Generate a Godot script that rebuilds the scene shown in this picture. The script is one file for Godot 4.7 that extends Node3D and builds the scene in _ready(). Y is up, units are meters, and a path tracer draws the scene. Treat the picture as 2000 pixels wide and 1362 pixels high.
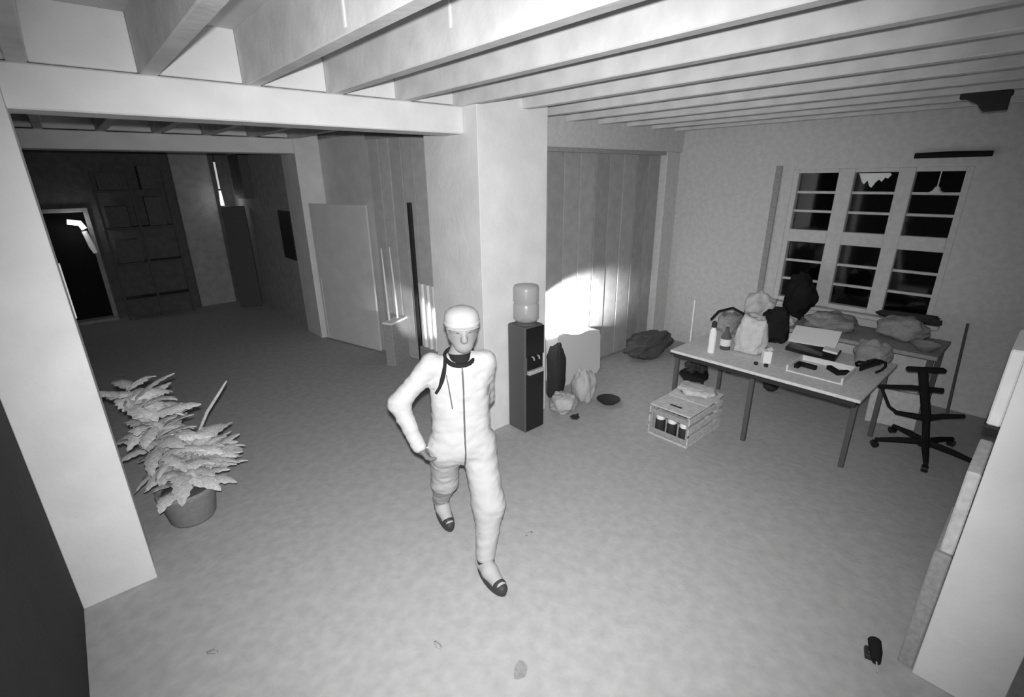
extends Node3D
# A workshop seen by a night camera: pillars and beam, joist ceiling, plank door, window wall, work table, a walking person.

const EYE := Vector3(0, 2.4, 0)
var M := {}
var rng := RandomNumberGenerator.new()

# ---------------------------------------------------------------- shape collector
class MB:
	var st := SurfaceTool.new()
	func _init() -> void:
		st.begin(Mesh.PRIMITIVE_TRIANGLES)
		st.set_smooth_group(-1)
	func smooth(on: bool) -> MB:
		st.set_smooth_group(0 if on else -1)
		return self
	func tri(a: Vector3, b: Vector3, c: Vector3, out: Vector3) -> void:
		if (a - c).cross(a - b).dot(out) < 0.0:
			var s := b
			b = c
			c = s
		for p in [a, b, c]:
			st.add_vertex(p)
	func quad(a: Vector3, b: Vector3, c: Vector3, d: Vector3, out: Vector3) -> void:
		tri(a, b, c, out)
		tri(a, c, d, out)
	# chamfered box; t places it
	func box(t: Transform3D, size: Vector3, bev := 0.004) -> MB:
		var h := size / 2.0
		bev = minf(bev, minf(h.x, minf(h.y, h.z)) * 0.9)
		var f := {}
		for ax in 3:
			for s in [-1, 1]:
				var u := (ax + 1) % 3
				var w := (ax + 2) % 3
				var q := []
				for k in [[-1, -1], [1, -1], [1, 1], [-1, 1]]:
					var p := Vector3.ZERO
					p[ax] = s * h[ax]
					p[u] = k[0] * (h[u] - bev)
					p[w] = k[1] * (h[w] - bev)
					q.append(t * p)
				var n := Vector3.ZERO
				n[ax] = s
				quad(q[0], q[1], q[2], q[3], t.basis * n)
		if bev <= 0.0:
			return self
		for ax in 3:
			var u := (ax + 1) % 3
			var w := (ax + 2) % 3
			for s in [[-1, -1], [1, -1], [1, 1], [-1, 1]]:
				var q := []
				for e in [[-1, 0], [1, 0], [1, 1], [-1, 1]]:
					var p := Vector3.ZERO
					p[ax] = e[0] * (h[ax] - bev)
					p[u] = s[0] * (h[u] - (bev if e[1] == 0 else 0.0))
					p[w] = s[1] * (h[w] - (bev if e[1] == 1 else 0.0))
					q.append(t * p)
				var n := Vector3.ZERO
				n[u] = s[0]
				n[w] = s[1]
				quad(q[0], q[1], q[2], q[3], t.basis * n)
		for i in 8:
			var sg := Vector3(1 if i & 1 else -1, 1 if i & 2 else -1, 1 if i & 4 else -1)
			var q := []
			for ax in 3:
				var p := sg * (h - Vector3.ONE * bev)
				p[ax] = sg[ax] * h[ax]
				q.append(t * p)
			tri(q[0], q[1], q[2], t.basis * sg)
		return self
	# box between two corners
	func slab(a: Vector3, b: Vector3, bev := 0.004) -> MB:
		return box(Transform3D(Basis(), (a + b) / 2.0), (b - a).abs(), bev)
	# round tube along points, radii per point
	func tube(pts: Array, radii: Array, n := 10, caps := true) -> MB:
		st.set_smooth_group(0)
		var rings := []
		var side := Vector3.ZERO
		for i in pts.size():
			var d: Vector3 = (pts[mini(i + 1, pts.size() - 1)] - pts[maxi(i - 1, 0)]).normalized()
			if side == Vector3.ZERO:
				side = d.cross(Vector3.UP if absf(d.y) < 0.9 else Vector3.RIGHT).normalized()
			side = (side - d * side.dot(d)).normalized()
			var up := d.cross(side)
			var ring := []
			for k in n:
				var a := TAU * k / n
				ring.append(pts[i] + (side * cos(a) + up * sin(a)) * radii[i])
			rings.append(ring)
		for i in pts.size() - 1:
			for k in n:
				var k2 := (k + 1) % n
				var mid: Vector3 = (rings[i][k] + rings[i + 1][k2]) / 2.0 - (pts[i] + pts[i + 1]) / 2.0
				quad(rings[i][k], rings[i][k2], rings[i + 1][k2], rings[i + 1][k], mid)
		if caps:
			st.set_smooth_group(-1)
			for e in [0, pts.size() - 1]:
				var d: Vector3 = pts[0] - pts[1] if e == 0 else pts[e] - pts[e - 1]
				for k in n:
					tri(pts[e], rings[e][k], rings[e][(k + 1) % n], d)
		return self
	# turned shape: profile of (radius, height) about the y axis of t
	func lathe(t: Transform3D, prof: Array, n := 20) -> MB:
		st.set_smooth_group(0)
		for i in prof.size() - 1:
			var p: Vector2 = prof[i]
			var q: Vector2 = prof[i + 1]
			for k in n:
				var a := TAU * k / n
				var b := TAU * (k + 1) / n
				var nn := Vector3(cos((a + b) / 2) * (q.y - p.y), p.x - q.x, sin((a + b) / 2) * (q.y - p.y))
				quad(t * Vector3(cos(a) * p.x, p.y, sin(a) * p.x), t * Vector3(cos(b) * p.x, p.y, sin(b) * p.x),
					t * Vector3(cos(b) * q.x, q.y, sin(b) * q.x), t * Vector3(cos(a) * q.x, q.y, sin(a) * q.x), t.basis * nn)
		return self
	# extruded outline (in the x,y plane of t) between z0 and z1
	func prism(t: Transform3D, outline: PackedVector2Array, z0: float, z1: float) -> MB:
		st.set_smooth_group(-1)
		var idx := Geometry2D.triangulate_polygon(outline)
		for i in range(0, idx.size(), 3):
			for e in [[z0, -1.0], [z1, 1.0]]:
				tri(t * Vector3(outline[idx[i]].x, outline[idx[i]].y, e[0]), t * Vector3(outline[idx[i + 1]].x, outline[idx[i + 1]].y, e[0]),
					t * Vector3(outline[idx[i + 2]].x, outline[idx[i + 2]].y, e[0]), t.basis * Vector3(0, 0, e[1]))
		var area := 0.0
		for i in outline.size():
			area += outline[i].cross(outline[(i + 1) % outline.size()])
		for i in outline.size():
			var p := outline[i]
			var q := outline[(i + 1) % outline.size()]
			var n := Vector2(q.y - p.y, p.x - q.x) * signf(area)
			quad(t * Vector3(p.x, p.y, z0), t * Vector3(q.x, q.y, z0), t * Vector3(q.x, q.y, z1), t * Vector3(p.x, p.y, z1), t.basis * Vector3(n.x, n.y, 0))
		return self
	# lumpy closed form: superellipsoid pushed about by noise; flat at the bottom
	func lump(c: Vector3, r: Vector3, seed_: int, amp := 0.2, freq := 1.6, square := 1.0, ns := 40, nr := 26) -> MB:
		st.set_smooth_group(0)
		var fn := FastNoiseLite.new()
		fn.seed = seed_
		fn.frequency = freq * 0.7
		fn.fractal_type = FastNoiseLite.FRACTAL_NONE
		fn.noise_type = FastNoiseLite.TYPE_SIMPLEX_SMOOTH
		var g := []
		for i in nr + 1:
			var row := []
			var v := PI * i / nr
			for k in ns + 1:
				var u := TAU * (k % ns) / ns
				var d := Vector3(sin(v) * cos(u), cos(v), sin(v) * sin(u))
				var e := Vector3(signf(d.x) * pow(absf(d.x), square), signf(d.y) * pow(absf(d.y), square), signf(d.z) * pow(absf(d.z), square))
				var w := 1.0 + amp * 0.9 * (fn.get_noise_3dv(d) + 0.5 * fn.get_noise_3dv(d * 2.3 + Vector3(9, 2, 5)) + 0.16 * fn.get_noise_3dv(d * 4.5))
				var p := e * r * w
				p.y = maxf(p.y, -minf(r.y * 0.86, maxf(c.y, 0.004)))
				row.append(c + p)
			g.append(row)
		for i in nr:
			for k in ns:
				quad(g[i][k], g[i][k + 1], g[i + 1][k + 1], g[i + 1][k], (g[i][k] + g[i + 1][k + 1]) / 2.0 - c)
		return self
	# a sheet with thickness: grid of points pts[i][j]
	func sheet(pts: Array, thick: float, smooth_ := true) -> MB:
		st.set_smooth_group(0 if smooth_ else -1)
		var n := pts.size()
		var m: int = pts[0].size()
		var up := []
		for i in n:
			var row := []
			for j in m:
				var du: Vector3 = pts[mini(i + 1, n - 1)][j] - pts[maxi(i - 1, 0)][j]
				var dv: Vector3 = pts[i][mini(j + 1, m - 1)] - pts[i][maxi(j - 1, 0)]
				row.append(du.cross(dv).normalized() * thick / 2.0)
			up.append(row)
		for s in [1.0, -1.0]:
			st.set_smooth_group((0 if s > 0 else 1) if smooth_ else -1)
			for i in n - 1:
				for j in m - 1:
					quad(pts[i][j] + up[i][j] * s, pts[i + 1][j] + up[i + 1][j] * s, pts[i + 1][j + 1] + up[i + 1][j + 1] * s, pts[i][j + 1] + up[i][j + 1] * s, up[i][j] * s)
		st.set_smooth_group(-1)
		for i in n - 1:
			for j in [0, m - 1]:
				var o: Vector3 = pts[i][j] - pts[i][1 if j == 0 else m - 2]
				quad(pts[i][j] + up[i][j], pts[i + 1][j] + up[i + 1][j], pts[i + 1][j] - up[i + 1][j], pts[i][j] - up[i][j], o)
		for j in m - 1:
			for i in [0, n - 1]:
				var o: Vector3 = pts[i][j] - pts[1 if i == 0 else n - 2][j]
				quad(pts[i][j] + up[i][j], pts[i][j + 1] + up[i][j + 1], pts[i][j + 1] - up[i][j + 1], pts[i][j] - up[i][j], o)
		return self
	func done() -> ArrayMesh:
		st.generate_normals()
		return st.commit()

# ---------------------------------------------------------------- naming helpers
func mesh_of(called: String, m, mat: Material, parent: Node = self) -> MeshInstance3D:
	var o := MeshInstance3D.new()
	o.name = called if parent != self else numbered(called)
	o.mesh = m.done() if m is MB else m
	o.material_override = mat
	o.cast_shadow = GeometryInstance3D.SHADOW_CASTING_SETTING_ON
	if parent != self:
		o.name = child_name(parent, called)
	parent.add_child(o, true)
	return o

func numbered(called: String) -> String:
	return child_name(self, called)

func child_name(parent: Node, called: String) -> String:
	if parent.get_node_or_null(NodePath(called)) == null:
		return called
	var n := 1
	while parent.get_node_or_null(NodePath("%s_%03d" % [called, n])) != null:
		n += 1
	return "%s_%03d" % [called, n]

func tag(o: Node3D, label: String, category := "", group := "", kind := "") -> Node3D:
	if label:
		o.set_meta("label", label)
	if category:
		o.set_meta("category", category)
	if group:
		o.set_meta("group", group)
	if kind:
		o.set_meta("kind", kind)
	return o

func thing(called: String, label: String, category: String, at := Vector3.ZERO, turn := 0.0, group := "", kind := "") -> Node3D:
	var o := Node3D.new()
	o.name = numbered(called)
	add_child(o)
	o.position = at
	o.rotation.y = turn
	return tag(o, label, category, group, kind)

# a thing of one mesh, built about its own base
func single(called: String, label: String, category: String, m: MB, mat: Material, at := Vector3.ZERO, turn := 0.0, group := "", kind := "") -> MeshInstance3D:
	var o := mesh_of(called, m, mat)
	o.position = at
	o.rotation.y = turn
	tag(o, label, category, group, kind)
	return o

func copy_of(o: Node3D, label: String, at: Vector3, turn: float, group := "") -> Node3D:
	var base := o.name.get_slice("_0", 0)
	var c: Node3D = o.duplicate()
	c.name = numbered(base)
	add_child(c)
	c.position = at
	c.rotation.y = turn
	tag(c, label, "", group)
	return c

# ---------------------------------------------------------------- materials
func noise_tex(freq: float, lo: float, hi: float, seed_: int, size := 512, kind := FastNoiseLite.TYPE_SIMPLEX_SMOOTH, oct := 5) -> NoiseTexture2D:
	var n := FastNoiseLite.new()
	n.noise_type = kind
	n.frequency = freq
	n.seed = seed_
	n.fractal_octaves = oct
	var t := NoiseTexture2D.new()
	t.width = size
	t.height = size
	t.seamless = true
	t.noise = n
	var g := Gradient.new()
	g.set_color(0, Color(lo, lo, lo))
	g.set_color(1, Color(hi, hi, hi))
	t.color_ramp = g
	return t

func grey(lin: float, rough := 0.85, spec := 0.3) -> StandardMaterial3D:
	var m := StandardMaterial3D.new()
	m.albedo_color = Color(lin, lin, lin).linear_to_srgb()
	m.roughness = rough
	m.metallic_specular = spec
	return m

func worn(lin: float, tex: Texture2D, scale: float, bump: Texture2D = null, depth := 0.4, rough := 0.9) -> StandardMaterial3D:
	var m := grey(lin, rough, 0.25)
	m.albedo_texture = tex
	m.uv1_triplanar = true
	m.uv1_world_triplanar = true
	m.uv1_scale = Vector3.ONE * scale
	if bump:
		m.heightmap_enabled = true
		m.heightmap_texture = bump
		m.heightmap_scale = depth
	return m

func make_materials() -> void:
	var cloudy := noise_tex(0.008, 0.93, 1.0, 3)
	var mottled := noise_tex(0.012, 0.86, 1.0, 5, 1024)
	var grain := noise_tex(0.05, 0.3, 0.7, 9)
	var streak := noise_tex(0.012, 0.90, 1.0, 12)
	M.plaster = worn(0.83, cloudy, 0.5, grain, 0.4)
	M.wall = worn(0.67, noise_tex(0.02, 0.93, 1.0, 31), 1.1, grain, 0.7)
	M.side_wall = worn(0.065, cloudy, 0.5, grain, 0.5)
	M.joist = worn(0.72, streak, 0.6, grain, 0.3)
	M.ceiling = worn(0.70, cloudy, 0.6)
	M.floor = worn(0.46, noise_tex(0.016, 0.90, 1.0, 6, 1024, FastNoiseLite.TYPE_SIMPLEX_SMOOTH, 4), 0.55, grain, 0.4)
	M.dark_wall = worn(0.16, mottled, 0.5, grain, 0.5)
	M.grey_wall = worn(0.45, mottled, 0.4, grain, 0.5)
	M.sheet = worn(0.42, streak, 0.9, null, 0.0, 0.45)
	M.sheet_b = worn(0.37, streak, 0.9, null, 0.0, 0.45)
	M.sheet_c = worn(0.45, streak, 0.9, null, 0.0, 0.45)
	M.sheet_b2 = worn(0.50, streak, 0.9, null, 0.0, 0.45)
	M.sheet_c2 = worn(0.56, streak, 0.9, null, 0.0, 0.45)
	M.sheet_grey = worn(0.53, streak, 0.9, null, 0.0, 0.45)
	M.board = worn(0.74, cloudy, 0.7, null, 0.0, 0.7)
	M.pale = worn(0.78, cloudy, 2.0, null, 0.0, 0.6)
	M.pale_worn = worn(0.68, noise_tex(0.02, 0.85, 1.0, 44), 1.5, grain, 0.2)
	M.mid = worn(0.40, mottled, 2.0, grain, 0.3)
	M.mid_cloth = worn(0.36, noise_tex(0.02, 0.8, 1.0, 60), 1.5, grain, 0.4)
	M.pale_cloth = worn(0.68, noise_tex(0.015, 0.85, 1.0, 61), 1.5, grain, 0.3)
	M.table = worn(0.80, noise_tex(0.03, 0.86, 1.0, 71), 1.2, null, 0.0, 0.6)
	M.rack_box = worn(0.16, mottled, 1.5)
	M.dark = grey(0.035, 0.6)
	M.dark_matte = grey(0.02, 0.95, 0.1)
	M.dark_grey = grey(0.10, 0.6)
	M.black_gloss = grey(0.012, 0.25, 0.5)
	M.white = grey(0.85, 0.5)
	M.metal = grey(0.45, 0.35, 0.5)
	M.leaf = worn(0.70, noise_tex(0.03, 0.7, 1.0, 80), 3.0, null, 0.0, 0.6)
	M.leaf_pale = worn(0.84, noise_tex(0.03, 0.75, 1.0, 81), 3.0, null, 0.0, 0.6)
	M.stem = grey(0.30, 0.8)
	M.pot = worn(0.30, mottled, 1.5, grain, 0.3)
	M.coverall = worn(0.47, noise_tex(0.006, 0.93, 1.0, 90), 1.0, grain, 0.15, 0.9)
	M.cap = grey(0.40, 0.8)
	M.skin = grey(0.26, 0.6)
	M.mask = grey(0.24, 0.85)
	M.glove = grey(0.14, 0.7)
	M.shoe = grey(0.05, 0.5)
	M.shoe_pale = grey(0.42, 0.6)
	var gl := StandardMaterial3D.new()
	gl.transparency = BaseMaterial3D.TRANSPARENCY_ALPHA
	gl.albedo_color = Color(0.2, 0.2, 0.2, 0.03)
	gl.roughness = 0.05
	M.glass = gl
	var jug := StandardMaterial3D.new()
	jug.transparency = BaseMaterial3D.TRANSPARENCY_ALPHA
	jug.albedo_color = Color(0.75, 0.75, 0.75, 0.55)
	jug.roughness = 0.3
	M.jug = jug
	var bag := grey(0.75, 0.35, 0.5)
	M.plastic = bag

func glow(e: float) -> StandardMaterial3D:
	var m := grey(0.8)
	m.emission_enabled = true
	m.emission = Color.WHITE
	m.emission_energy_multiplier = e
	return m

# ---------------------------------------------------------------- start
func _ready() -> void:
	rng.seed = 7
	var cam := Camera3D.new()
	cam.name = "camera"
	add_child(cam)
	cam.position = EYE
	var f := Vector3(0.62419008, -0.33202943, -0.70720804)
	var u := Vector3(0.22969153, 0.94318517, -0.24009068)
	cam.basis = Basis(f.cross(u).normalized(), u, -f).orthonormalized()
	cam.fov = 71.31
	cam.near = 0.03
	cam.current = true

	var env := Environment.new()
	env.background_mode = Environment.BG_COLOR
	env.background_color = Color(0.004, 0.004, 0.004)
	env.tonemap_mode = Environment.TONE_MAPPER_LINEAR
	env.tonemap_exposure = 1.0
	env.sdfgi_enabled = true
	env.ssao_enabled = true
	env.ssil_enabled = true
	var we := WorldEnvironment.new()
	we.name = "world"
	we.environment = env
	add_child(we)

	make_materials()
	night_lamp(f)
	work_lamp()
	added_back_lamp()

	room()
	pillars_and_beams()
	ceiling()
	corrugated_door()
	window_wall()
	far_room()
	partition()
	person()
	table_and_things()
	chair()
	cooler_corner()
	plant()
	crate()
	right_pillar_things()
	floor_litter()

# the camera's own infrared lamp, just above the lens
func night_lamp(f: Vector3) -> void:
	var up := Vector3(0.2297, 0.9432, -0.2401)
	var at := EYE + up * 0.075 - f * 0.035
	var o := thing("infrared_lamp", "small round black lamp with glowing face above the camera", "lamp", at)
	var b := Basis(f.cross(up).normalized(), f, -up)   # y along the beam
	var t := Transform3D(b.orthonormalized(), Vector3.ZERO)
	mesh_of("housing", MB.new().lathe(t, [Vector2(0, -0.03), Vector2(0.026, -0.03), Vector2(0.028, 0.0), Vector2(0.022, 0.004)]), M.dark, o)
	mesh_of("glowing_face", MB.new().lathe(t, [Vector2(0.0, 0.002), Vector2(0.022, 0.002), Vector2(0.022, -0.004)]), glow(2.0), o)
	var s := SpotLight3D.new()
	s.name = "infrared_beam"
	add_child(s)
	s.position = at + f * 0.012
	var aim := (f + Vector3(-0.015, -0.08, -0.013)).normalized()
	s.basis = Basis.looking_at(aim)
	s.spot_angle = 58.0
	s.spot_angle_attenuation = 1.0
	s.light_energy = 20.0
	s.light_size = 0.02
	s.spot_range = 40.0
	s.spot_attenuation = 2.0
	s.shadow_enabled = true

# a small work lamp clamped to the hidden side of the middle pillar, beaming along the plank door
func work_lamp() -> void:
	var at := Vector3(3.52, 0.84, -3.545)
	var o := thing("work_lamp", "small work lamp on the side of the middle pillar, shining on the plank door", "lamp", at)
	mesh_of("housing", MB.new().slab(Vector3(-0.07, -0.06, -0.06), Vector3(0.0, 0.06, 0.06), 0.008), M.dark, o)
	mesh_of("lens", MB.new().slab(Vector3(0.0, -0.05, -0.05), Vector3(0.006, 0.05, 0.05), 0.002), glow(3.0), o)
	var s := SpotLight3D.new()
	s.name = "work_lamp_beam"
	add_child(s)
	s.position = at + Vector3(0.02, 0, 0)
	s.basis = Basis.looking_at(Vector3(0.83, 0.0, -0.55).normalized())
	s.spot_angle = 26.0
	s.spot_angle_attenuation = 0.45
	s.light_energy = 30.0
	s.light_size = 0.04
	s.spot_range = 20.0
	s.spot_attenuation = 2.0
	s.shadow_enabled = true

# unseen twin lamp on a low stand, added to brighten the lit patch sheet
func added_back_lamp() -> void:
	var at := Vector3(3.0, 0.60, -4.52)
	var aim := (Vector3(3.26, 0.66, -5.52) - at).normalized()
	var o := thing("work_lamp", "small unseen lamp on a stand added behind the middle pillar to brighten the lit patch sheet", "lamp", Vector3(at.x, 0, at.z))
	var h := Vector3(0, at.y, 0)
	mesh_of("housing", MB.new().lathe(Transform3D(Basis(Quaternion(Vector3.UP, aim)), h), [Vector2(0, -0.09), Vector2(0.045, -0.09), Vector2(0.055, 0.0), Vector2(0.047, 0.002)]), M.dark, o)
	mesh_of("lens", MB.new().lathe(Transform3D(Basis(Quaternion(Vector3.UP, aim)), h), [Vector2(0.047, -0.004), Vector2(0.047, 0.003), Vector2(0, 0.003)]), glow(2.0), o)
	mesh_of("stand", MB.new().tube([Vector3.ZERO, Vector3(0, at.y - 0.05, 0.02)], [0.014, 0.012], 8), M.dark, o)
	mesh_of("foot", MB.new().lathe(Transform3D(), [Vector2(0, 0), Vector2(0.10, 0), Vector2(0.10, 0.012), Vector2(0.015, 0.03), Vector2(0, 0.03)]), M.dark, o)
	var s := SpotLight3D.new()
	s.name = "added_back_beam"
	add_child(s)
	s.position = at + aim * 0.02
	s.basis = Basis.looking_at(aim)
	s.spot_angle = 19.0
	s.spot_angle_attenuation = 0.6
	s.light_energy = 1.5
	s.light_size = 0.03
	s.spot_range = 12.0
	s.spot_attenuation = 2.0
	s.shadow_enabled = true

# ---------------------------------------------------------------- setting
func struct(called: String, label: String, m: MB, mat: Material) -> MeshInstance3D:
	var o := mesh_of(called, m, mat)
	tag(o, label, called.get_slice("_", 0), "", "structure")
	return o

func room() -> void:
	struct("floor", "grey concrete floor, mottled and dusty", MB.new().slab(Vector3(-0.6, -0.2, -12.2), Vector3(6.9, 0, 1.9), 0), M.floor)
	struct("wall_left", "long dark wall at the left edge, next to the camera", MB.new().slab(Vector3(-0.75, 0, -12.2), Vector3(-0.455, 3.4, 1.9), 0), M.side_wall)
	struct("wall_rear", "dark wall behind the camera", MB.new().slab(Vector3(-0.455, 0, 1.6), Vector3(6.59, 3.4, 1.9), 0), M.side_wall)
	# wall over and beside the plank door
	var b := MB.new()
	b.slab(Vector3(3.45, 2.70, -4.05), Vector3(6.59, 3.26, -3.83), 0.01)
	b.slab(Vector3(6.20, 0, -4.05), Vector3(6.40, 2.70, -3.83), 0.01)
	b.slab(Vector3(6.40, 0, -4.05), Vector3(6.59, 2.70, -3.87), 0.006)
	struct("wall_back", "plastered wall above and beside the plank door", b, M.wall)

func pillars_and_beams() -> void:
	for a in [
		["middle square plastered pillar behind the water cooler", Vector3(2.64, 0, -4.19), Vector3(3.45, 3.26, -3.38)],
		["big pale pillar on the left, in front of the potted plant", Vector3(-0.455, 0, -3.745), Vector3(-0.089, 3.26, -3.375)],
		["near right pillar cut off by the lower right corner", Vector3(2.68, 0, 0.0), Vector3(3.49, 3.26, 0.31)],
		["far narrow pillar in the left room at the end of the second beam", Vector3(2.64, 0, -8.2), Vector3(3.0, 3.26, -7.6)]]:
		var lo: Vector3 = a[1]
		var hi: Vector3 = a[2]
		var base := Vector3((lo.x + hi.x) / 2, 0, (lo.z + hi.z) / 2)
		var pl := single("pillar", a[0], "pillar", MB.new().slab(lo - base, hi - base, 0.003), M.plaster, base, 0.0, "", "structure")
		if hi.x < 0.0:
			mesh_of("edge_strip", MB.new().slab(Vector3(0.183, 1.66, -0.18), Vector3(0.189, 1.98, -0.15), 0.003), M.white, pl)  # white strip standing for a bright reflection at the pillar edge
	single("beam", "thick white beam crossing from left pillar to middle pillar", "beam", MB.new().slab(Vector3(-0.455, 2.747, -3.82), Vector3(2.64, 2.955, -3.56), 0.008), M.plaster, Vector3.ZERO, 0.0, "", "structure")
	single("beam", "second dimmer beam deeper in the left room", "beam", MB.new().slab(Vector3(-0.455, 2.76, -8.0), Vector3(2.64, 2.955, -7.6), 0.008), M.plaster, Vector3.ZERO, 0.0, "", "structure")

func ceiling() -> void:
	var o := tag(thing("ceiling", "white boarded ceiling carried on many joists", "ceiling"), "", "", "", "structure")
	mesh_of("boarding", MB.new().slab(Vector3(-0.6, 3.26, -12.2), Vector3(6.9, 3.42, 1.9), 0), M.ceiling, o)
	var js := MB.new().slab(Vector3(-0.041, -0.155, -6.85), Vector3(0.041, 0.155, 6.85), 0.006).done()
	var short := MB.new().slab(Vector3(-0.041, -0.155, -2.75), Vector3(0.041, 0.155, 2.75), 0.006).done()
	for k in 13:
		var x := -0.004 + 0.53 * k
		var long_ := x < 3.3
		var j := mesh_of("joist", js if long_ else short, M.joist, o)
		j.position = Vector3(x, 3.11, -5.28 if long_ else -1.16)
	# white infill between the joists over both beams
	for z in [-3.64, -7.68]:
		for k in range(-1, 5):
			var a := -0.004 + 0.53 * k + 0.043
			var b := a + 0.53 - 0.086
			a = maxf(a, -0.455)
			b = minf(b, 2.64)
			mesh_of("infill_panel", MB.new().slab(Vector3(a, 2.972, z - 0.06), Vector3(b, 3.262, z), 0.004), M.plaster, o)
	# narrow white straps nailed to the joist sides
	for s in [[1.015, -2.13], [1.545, -2.15]]:
		mesh_of("strap", MB.new().slab(Vector3(s[0] - 0.006, 2.975 if s[0] < 1.2 else 3.06, s[1] - 0.008), Vector3(s[0] - 0.001, 3.262, s[1] + 0.008), 0.001), M.white, o)

# folded sheet metal: the profile runs along +x from 0 to w, ridges towards +z
func folded(w: float, h: float, pitch: float, depth: float) -> MB:
	var rows := []
	var n := int(round(w / pitch))
	for i in n:
		for q in [[0.0, 0.0], [0.42, 0.0], [0.54, 1.0], [0.86, 1.0], [0.98, 0.0]]:
			rows.append(Vector2((i + q[0]) * pitch * w / (n * pitch), q[1] * depth))
	rows.append(Vector2(w, 0))
	var pts := []
	for p in rows:
		pts.append([Vector3(p.x, 0, p.y), Vector3(p.x, h, p.y)])
	return MB.new().sheet(pts, 0.002, false)

func corrugated_door() -> void:
	var o := tag(thing("door_1", "tall plank door to the right of the middle pillar", "door", Vector3(3.45, 0, -3.93)), "", "", "", "structure")
	for k in 10:
		var w := 0.2735
		var d := 0.004 * ((k * 7) % 3)
		mesh_of("plank", MB.new().slab(Vector3(0.275 * k + 0.009, 0.02, -0.03), Vector3(0.275 * k + w - 0.006, 2.66, 0.004 + d), 0.003), [M.sheet, M.sheet_b, M.sheet_c][(k * 5) % 3], o)
	mesh_of("head_rail", MB.new().slab(Vector3(0, 2.655, 0.035), Vector3(2.75, 2.70, 0.085), 0.004), M.mid, o)
	mesh_of("backing", MB.new().slab(Vector3(0, 0, -0.09), Vector3(2.75, 2.70, -0.05), 0), M.dark_matte, o)

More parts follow.
